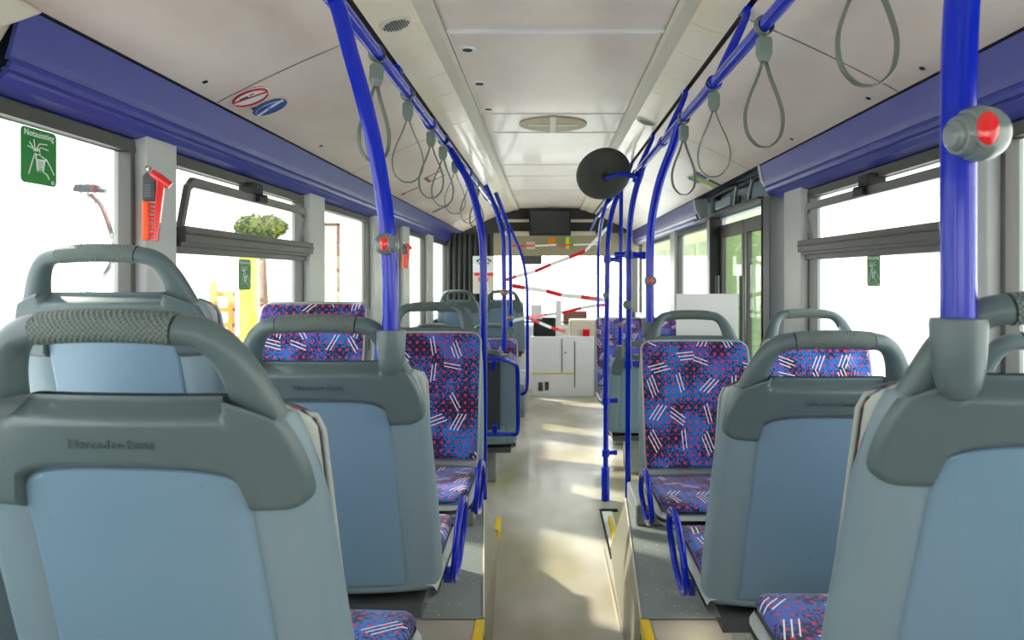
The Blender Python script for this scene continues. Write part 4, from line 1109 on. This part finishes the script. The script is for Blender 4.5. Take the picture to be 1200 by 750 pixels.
tape('red and white tape rising to the right across the windscreen', [(593,328,8.3,'r'), (605,324,8.3,'w'), (627,318,8.4,'r'), (645.5,310,8.4,'w'), (667,302,8.3,'r'), (686,294,8.1,'w'), (711,268,7.0,'')], 0.042)
tape('red and white tape sagging down to the right below the rising one', [(599,334.5,8.2,'r'), (615,337.5,8.2,'w'), (640,341,8.3,'r'), (658,346,8.3,'w'), (681,348,8.3,'r'), (702,351,8.2,'w'), (712,352,8.0,'')], 0.05)
tape('thin red and white tape running level under the monitor', [(596,287.5,8.5,'r'), (607,288.5,8.5,'r'), (627,288,8.6,'w'), (652,287,8.6,'r'), (672,287,8.5,'w'), (700,286,8.3,'')], 0.018)
tape('red and white tape crossing low in front of the cab, upper strand', [(600,376,8.0,'w'), (619,372,8.0,'r'), (641,369,8.2,'w'), (659,366.5,8.2,'r'), (681,361,8.2,'w'), (699,358,8.1,'r'), (712,357,8.0,'')], 0.035)
tape('short red and white tape dropping to the right from the low strand', [(620,373,8.05,'r'), (632,378,8.3,'w'), (646,384,8.4,'r'), (662,388.5,8.5,'')], 0.035)

# front left low platform for the wheel arch seats
S(MB().box((-1.29, 7.7, 0), (-0.24, 8.9, zp)), 'platform_front_left', 'speckle', bevel=0.01)

# ------------------------------------------------------------------ outside
S(MB().box((-40, -30, -0.45), (40, 60, -0.35)), 'ground', 'concrete', smooth=False)
def leafy(name, lab, c, rx, ry, rz, n=700, sz=0.07, seed=1):
    rnd = random.Random(seed); mb = MB()
    for i in range(n):
        a, b = rnd.uniform(0, 2*PI), math.acos(rnd.uniform(-1, 1)); q = rnd.uniform(.7, 1.0)
        p = Vector((rx*q*math.sin(b)*math.cos(a), ry*q*math.sin(b)*math.sin(a), rz*q*math.cos(b)))
        d = Vector((rnd.gauss(0,1), rnd.gauss(0,1), rnd.gauss(0,1))).normalized(); e = d.orthogonal().normalized(); s_ = sz * rnd.uniform(.6, 1.3)
        mb.add([p - d*s_, p + e*s_*.5, p + d*s_, p - e*s_*.5], [(0,1,2,3)])
    r = thing(name, lab, 'bush', (c[0], c[1], -0.35))
    o = mb.build('foliage', 'foliage', r, smooth=False); o.location = (0, 0, c[2] + .35)
    MB().tube([(0,0,0), (0.05,0.02,c[2]*.5), (0,0,c[2] + .35)], [0.09, 0.07, 0.04], 8).build('trunk', 'brown', r)
p = at(306, 266, 9.5); leafy('tree', 'green bush showing through the left hopper pane', (p.x, p.y, p.z), 0.34, 0.3, 0.16, 900, 0.045)
p = at(290, 350, 8.0); o = thing('yellow_post', 'bright yellow-green upright board outside the left window', 'post', (p.x, p.y, -0.35))
MB().box((-0.09, 0, 0), (0.09, 0.08, 0.05 + at(290, 300, 8).z + .35)).build('board', 'yellow_lime', o, bevel=0.01)
p = at(258, 380, 8.0); o = thing('orange_machine', 'orange machine frame standing outside the left window', 'machine', (p.x, p.y, -0.35))
zt_ = at(258, 330, 8).z + .35; zb_ = at(258, 402, 8).z + .35
MB().box((-.12,0,0),(-.06,.1,zt_)).box((.08,0,0),(.13,.1,zt_-.1)).build('upright', 'ext_orange', o, bevel=.01)
mb = MB()
for i in range(4): mb.box((-.13, .01, zb_ + i*.17), (.13, .09, zb_ + .05 + i*.17))
mb.build('crossbar', 'ext_orange', o, bevel=.008); MB().box((-.05, .02, zb_ - .3), (.12, .3, zb_ + .06)).build('housing', 'ext_orange', o, bevel=.02)
p = at(384, 300, 9.0); o = thing('garden_door', 'tall cream door leaf outside the narrow left window', 'door', (p.x, p.y, -0.35))
zt_ = at(384, 264, 9).z + .35
MB().box((-.12, 0, 0), (.12, .05, zt_)).build('panel', 'beige', o, bevel=.01)
MB().box((-.14, -.01, 0), (-.12, .06, zt_ + .03)).box((.12, -.01, 0), (.14, .06, zt_ + .03)).box((-.14, -.01, zt_), (.14, .06, zt_ + .03)).build('door_frame', 'brown', o, smooth=False)
MB().box((.07, -.04, zt_ * .45), (.09, 0, zt_ * .45 + .12)).build('handle', 'dark_grey', o, bevel=.005)
# pump fittings beyond the first left window
p = at(103, 225, 3.6); o = thing('standpipe', 'pale pipe fitting with hose outside the nearest left window', 'pipe', (p.x, p.y, -0.35))
mb = MB(); zt_ = p.z + .35
for dx in (-.035, 0.0, .035): mb.tube([(dx, 0, 0), (dx, 0, zt_ + .11)], 0.006, 8)
mb.build('pipe', 'beige', o)
MB().box((-.05, -.03, zt_ - .0), (.05, .03, zt_ + .035)).tube([(-.07,0,zt_+.015), (.09,0,zt_+.005)], .012, 8).build('valve', 'dark_grey', o, bevel=.005)
hp = [at(a_, b_, 3.6) - Vector((p.x, p.y, -.35)) for a_, b_ in ((106, 228), (118, 240), (127, 262), (134, 290), (130, 310), (115, 330), (95, 350), (60, 380))]
MB().tube(catmull(hp, 5), 0.011, 8).build('hose', 'dark_grey', o)
# buildings
o = thing('street_building', 'pale building outside the left windows, mostly washed out by light', 'building', (-14, 5, -0.35))
MB().box((-3, -12, 0), (0, 14, 7)).build('wall', 'concrete', o, smooth=False)
mb = MB()
for i in range(8): mb.box((0.0, -11 + i*3, 1.0), (0.06, -9.6 + i*3, 3.0))
mb.build('window', 'white_plastic', o, smooth=False)
o = thing('street_building', 'pale building outside the right windows, mostly washed out by light', 'building', (12, 5, -0.35))
MB().box((0, -12, 0), (3, 14, 7)).build('wall', 'concrete', o, smooth=False)
mb = MB()
for i in range(8): mb.box((-.06, -11 + i*3, 1.0), (0.0, -9.6 + i*3, 3.0))
mb.build('window', 'white_plastic', o, smooth=False)
o = thing('parked_bus', 'pale green vehicle side seen through the right front windows', 'vehicle', (3.0, 17.5, -0.35))
MB().box((0, -5, 0.35), (0.9, 3, 3.0)).build('body', 'ext_green', o, bevel=0.08)
mb = MB()
for i in range(4): mb.box((-.02, -4.7 + i*1.9, 1.5), (0.01, -3.1 + i*1.9, 2.5))
mb.build('window', 'tinted_glass', o, smooth=False)
mb = MB()
for yy in (-3.6, 1.6): mb.lathe([(.2, -.02), (.45, 0), (.48, .05), (.48, .25), (.2, .25)], Matrix.Translation((0, yy, 0.48)) @ Matrix.Rotation(PI/2, 4, 'Y'))
mb.build('wheel', 'rubber', o)

for o in C.objects:
    if o.parent or 'group' in o.keys(): continue
    n = o.name.split('.')[0]
    g = {'bus_seat': 'bus seats in rows on both sides of the aisle', 'grab_pole': 'blue grab poles along the aisle', 'stop_button': 'red stop buttons on the blue poles',
         'request_button': 'round grey buttons on the blue poles', 'pole_clamp': 'blue clamps on the right poles', 'hanging_tape': 'red and white tapes across the front',
         'exit_sticker': 'green exit stickers on the windows', 'emergency_hammer': 'emergency hammers on the left pillars', 'step_nosing': 'yellow step edges',
         'hanging_card': 'small cards over the windscreen', 'ceiling_sticker': 'small stickers on the side ceiling', 'handrail': 'blue ceiling handrails', 'light_cover': 'ceiling lamp covers',
         'speaker_grille': 'round speaker grilles', 'street_building': 'buildings outside'}.get(n)
    if g: o['group'] = g

# ------------------------------------------------------------------ light, camera
w = bpy.data.worlds.new('World'); scene.world = w; w.use_nodes = True
nt = w.node_tree; bg = nt.nodes['Background']
tc = nt.nodes.new('ShaderNodeTexCoord'); sp = nt.nodes.new('ShaderNodeSeparateXYZ'); nt.links.new(tc.outputs['Generated'], sp.inputs[0])
mr = nt.nodes.new('ShaderNodeMapRange'); nt.links.new(sp.outputs[2], mr.inputs[0]); mr.inputs[1].default_value = -0.05; mr.inputs[2].default_value = 0.6
mx = nt.nodes.new('ShaderNodeMix'); mx.data_type = 'RGBA'; nt.links.new(mr.outputs[0], mx.inputs[0])
mx.inputs[6].default_value = (1.0, 0.95, 0.88, 1); mx.inputs[7].default_value = (0.84, 0.92, 1.0, 1)
nt.links.new(mx.outputs[2], bg.inputs[0]); bg.inputs[1].default_value = 4.2
sun = bpy.data.lights.new('sun', 'SUN'); sun.energy = 5.0; sun.angle = math.radians(3); sun.color = (1, .93, .8)
so = bpy.data.objects.new('sun', sun); C.objects.link(so)
so.rotation_euler = Vector((0.75, -0.45, -0.62)).to_track_quat('-Z', 'Y').to_euler()

cam = bpy.data.cameras.new('camera'); co = bpy.data.objects.new('camera', cam); C.objects.link(co)
co.location = (0, 0, H); co.rotation_euler = (PI/2, 0, 0)
cam.sensor_width = 36; cam.lens = 36 * F / 1200
cam.shift_x = (600 - VX) / 1200; cam.shift_y = -(375 - VY) / 1200
cam.clip_start = 0.02
cam.dof.use_dof = True; cam.dof.focus_distance = 2.4; cam.dof.aperture_fstop = 7.0
scene.camera = co
vs = scene.view_settings
vs.view_transform = 'Standard'; vs.look = 'None'; vs.gamma = 1; vs.use_curve_mapping = False; vs.exposure = 0.45
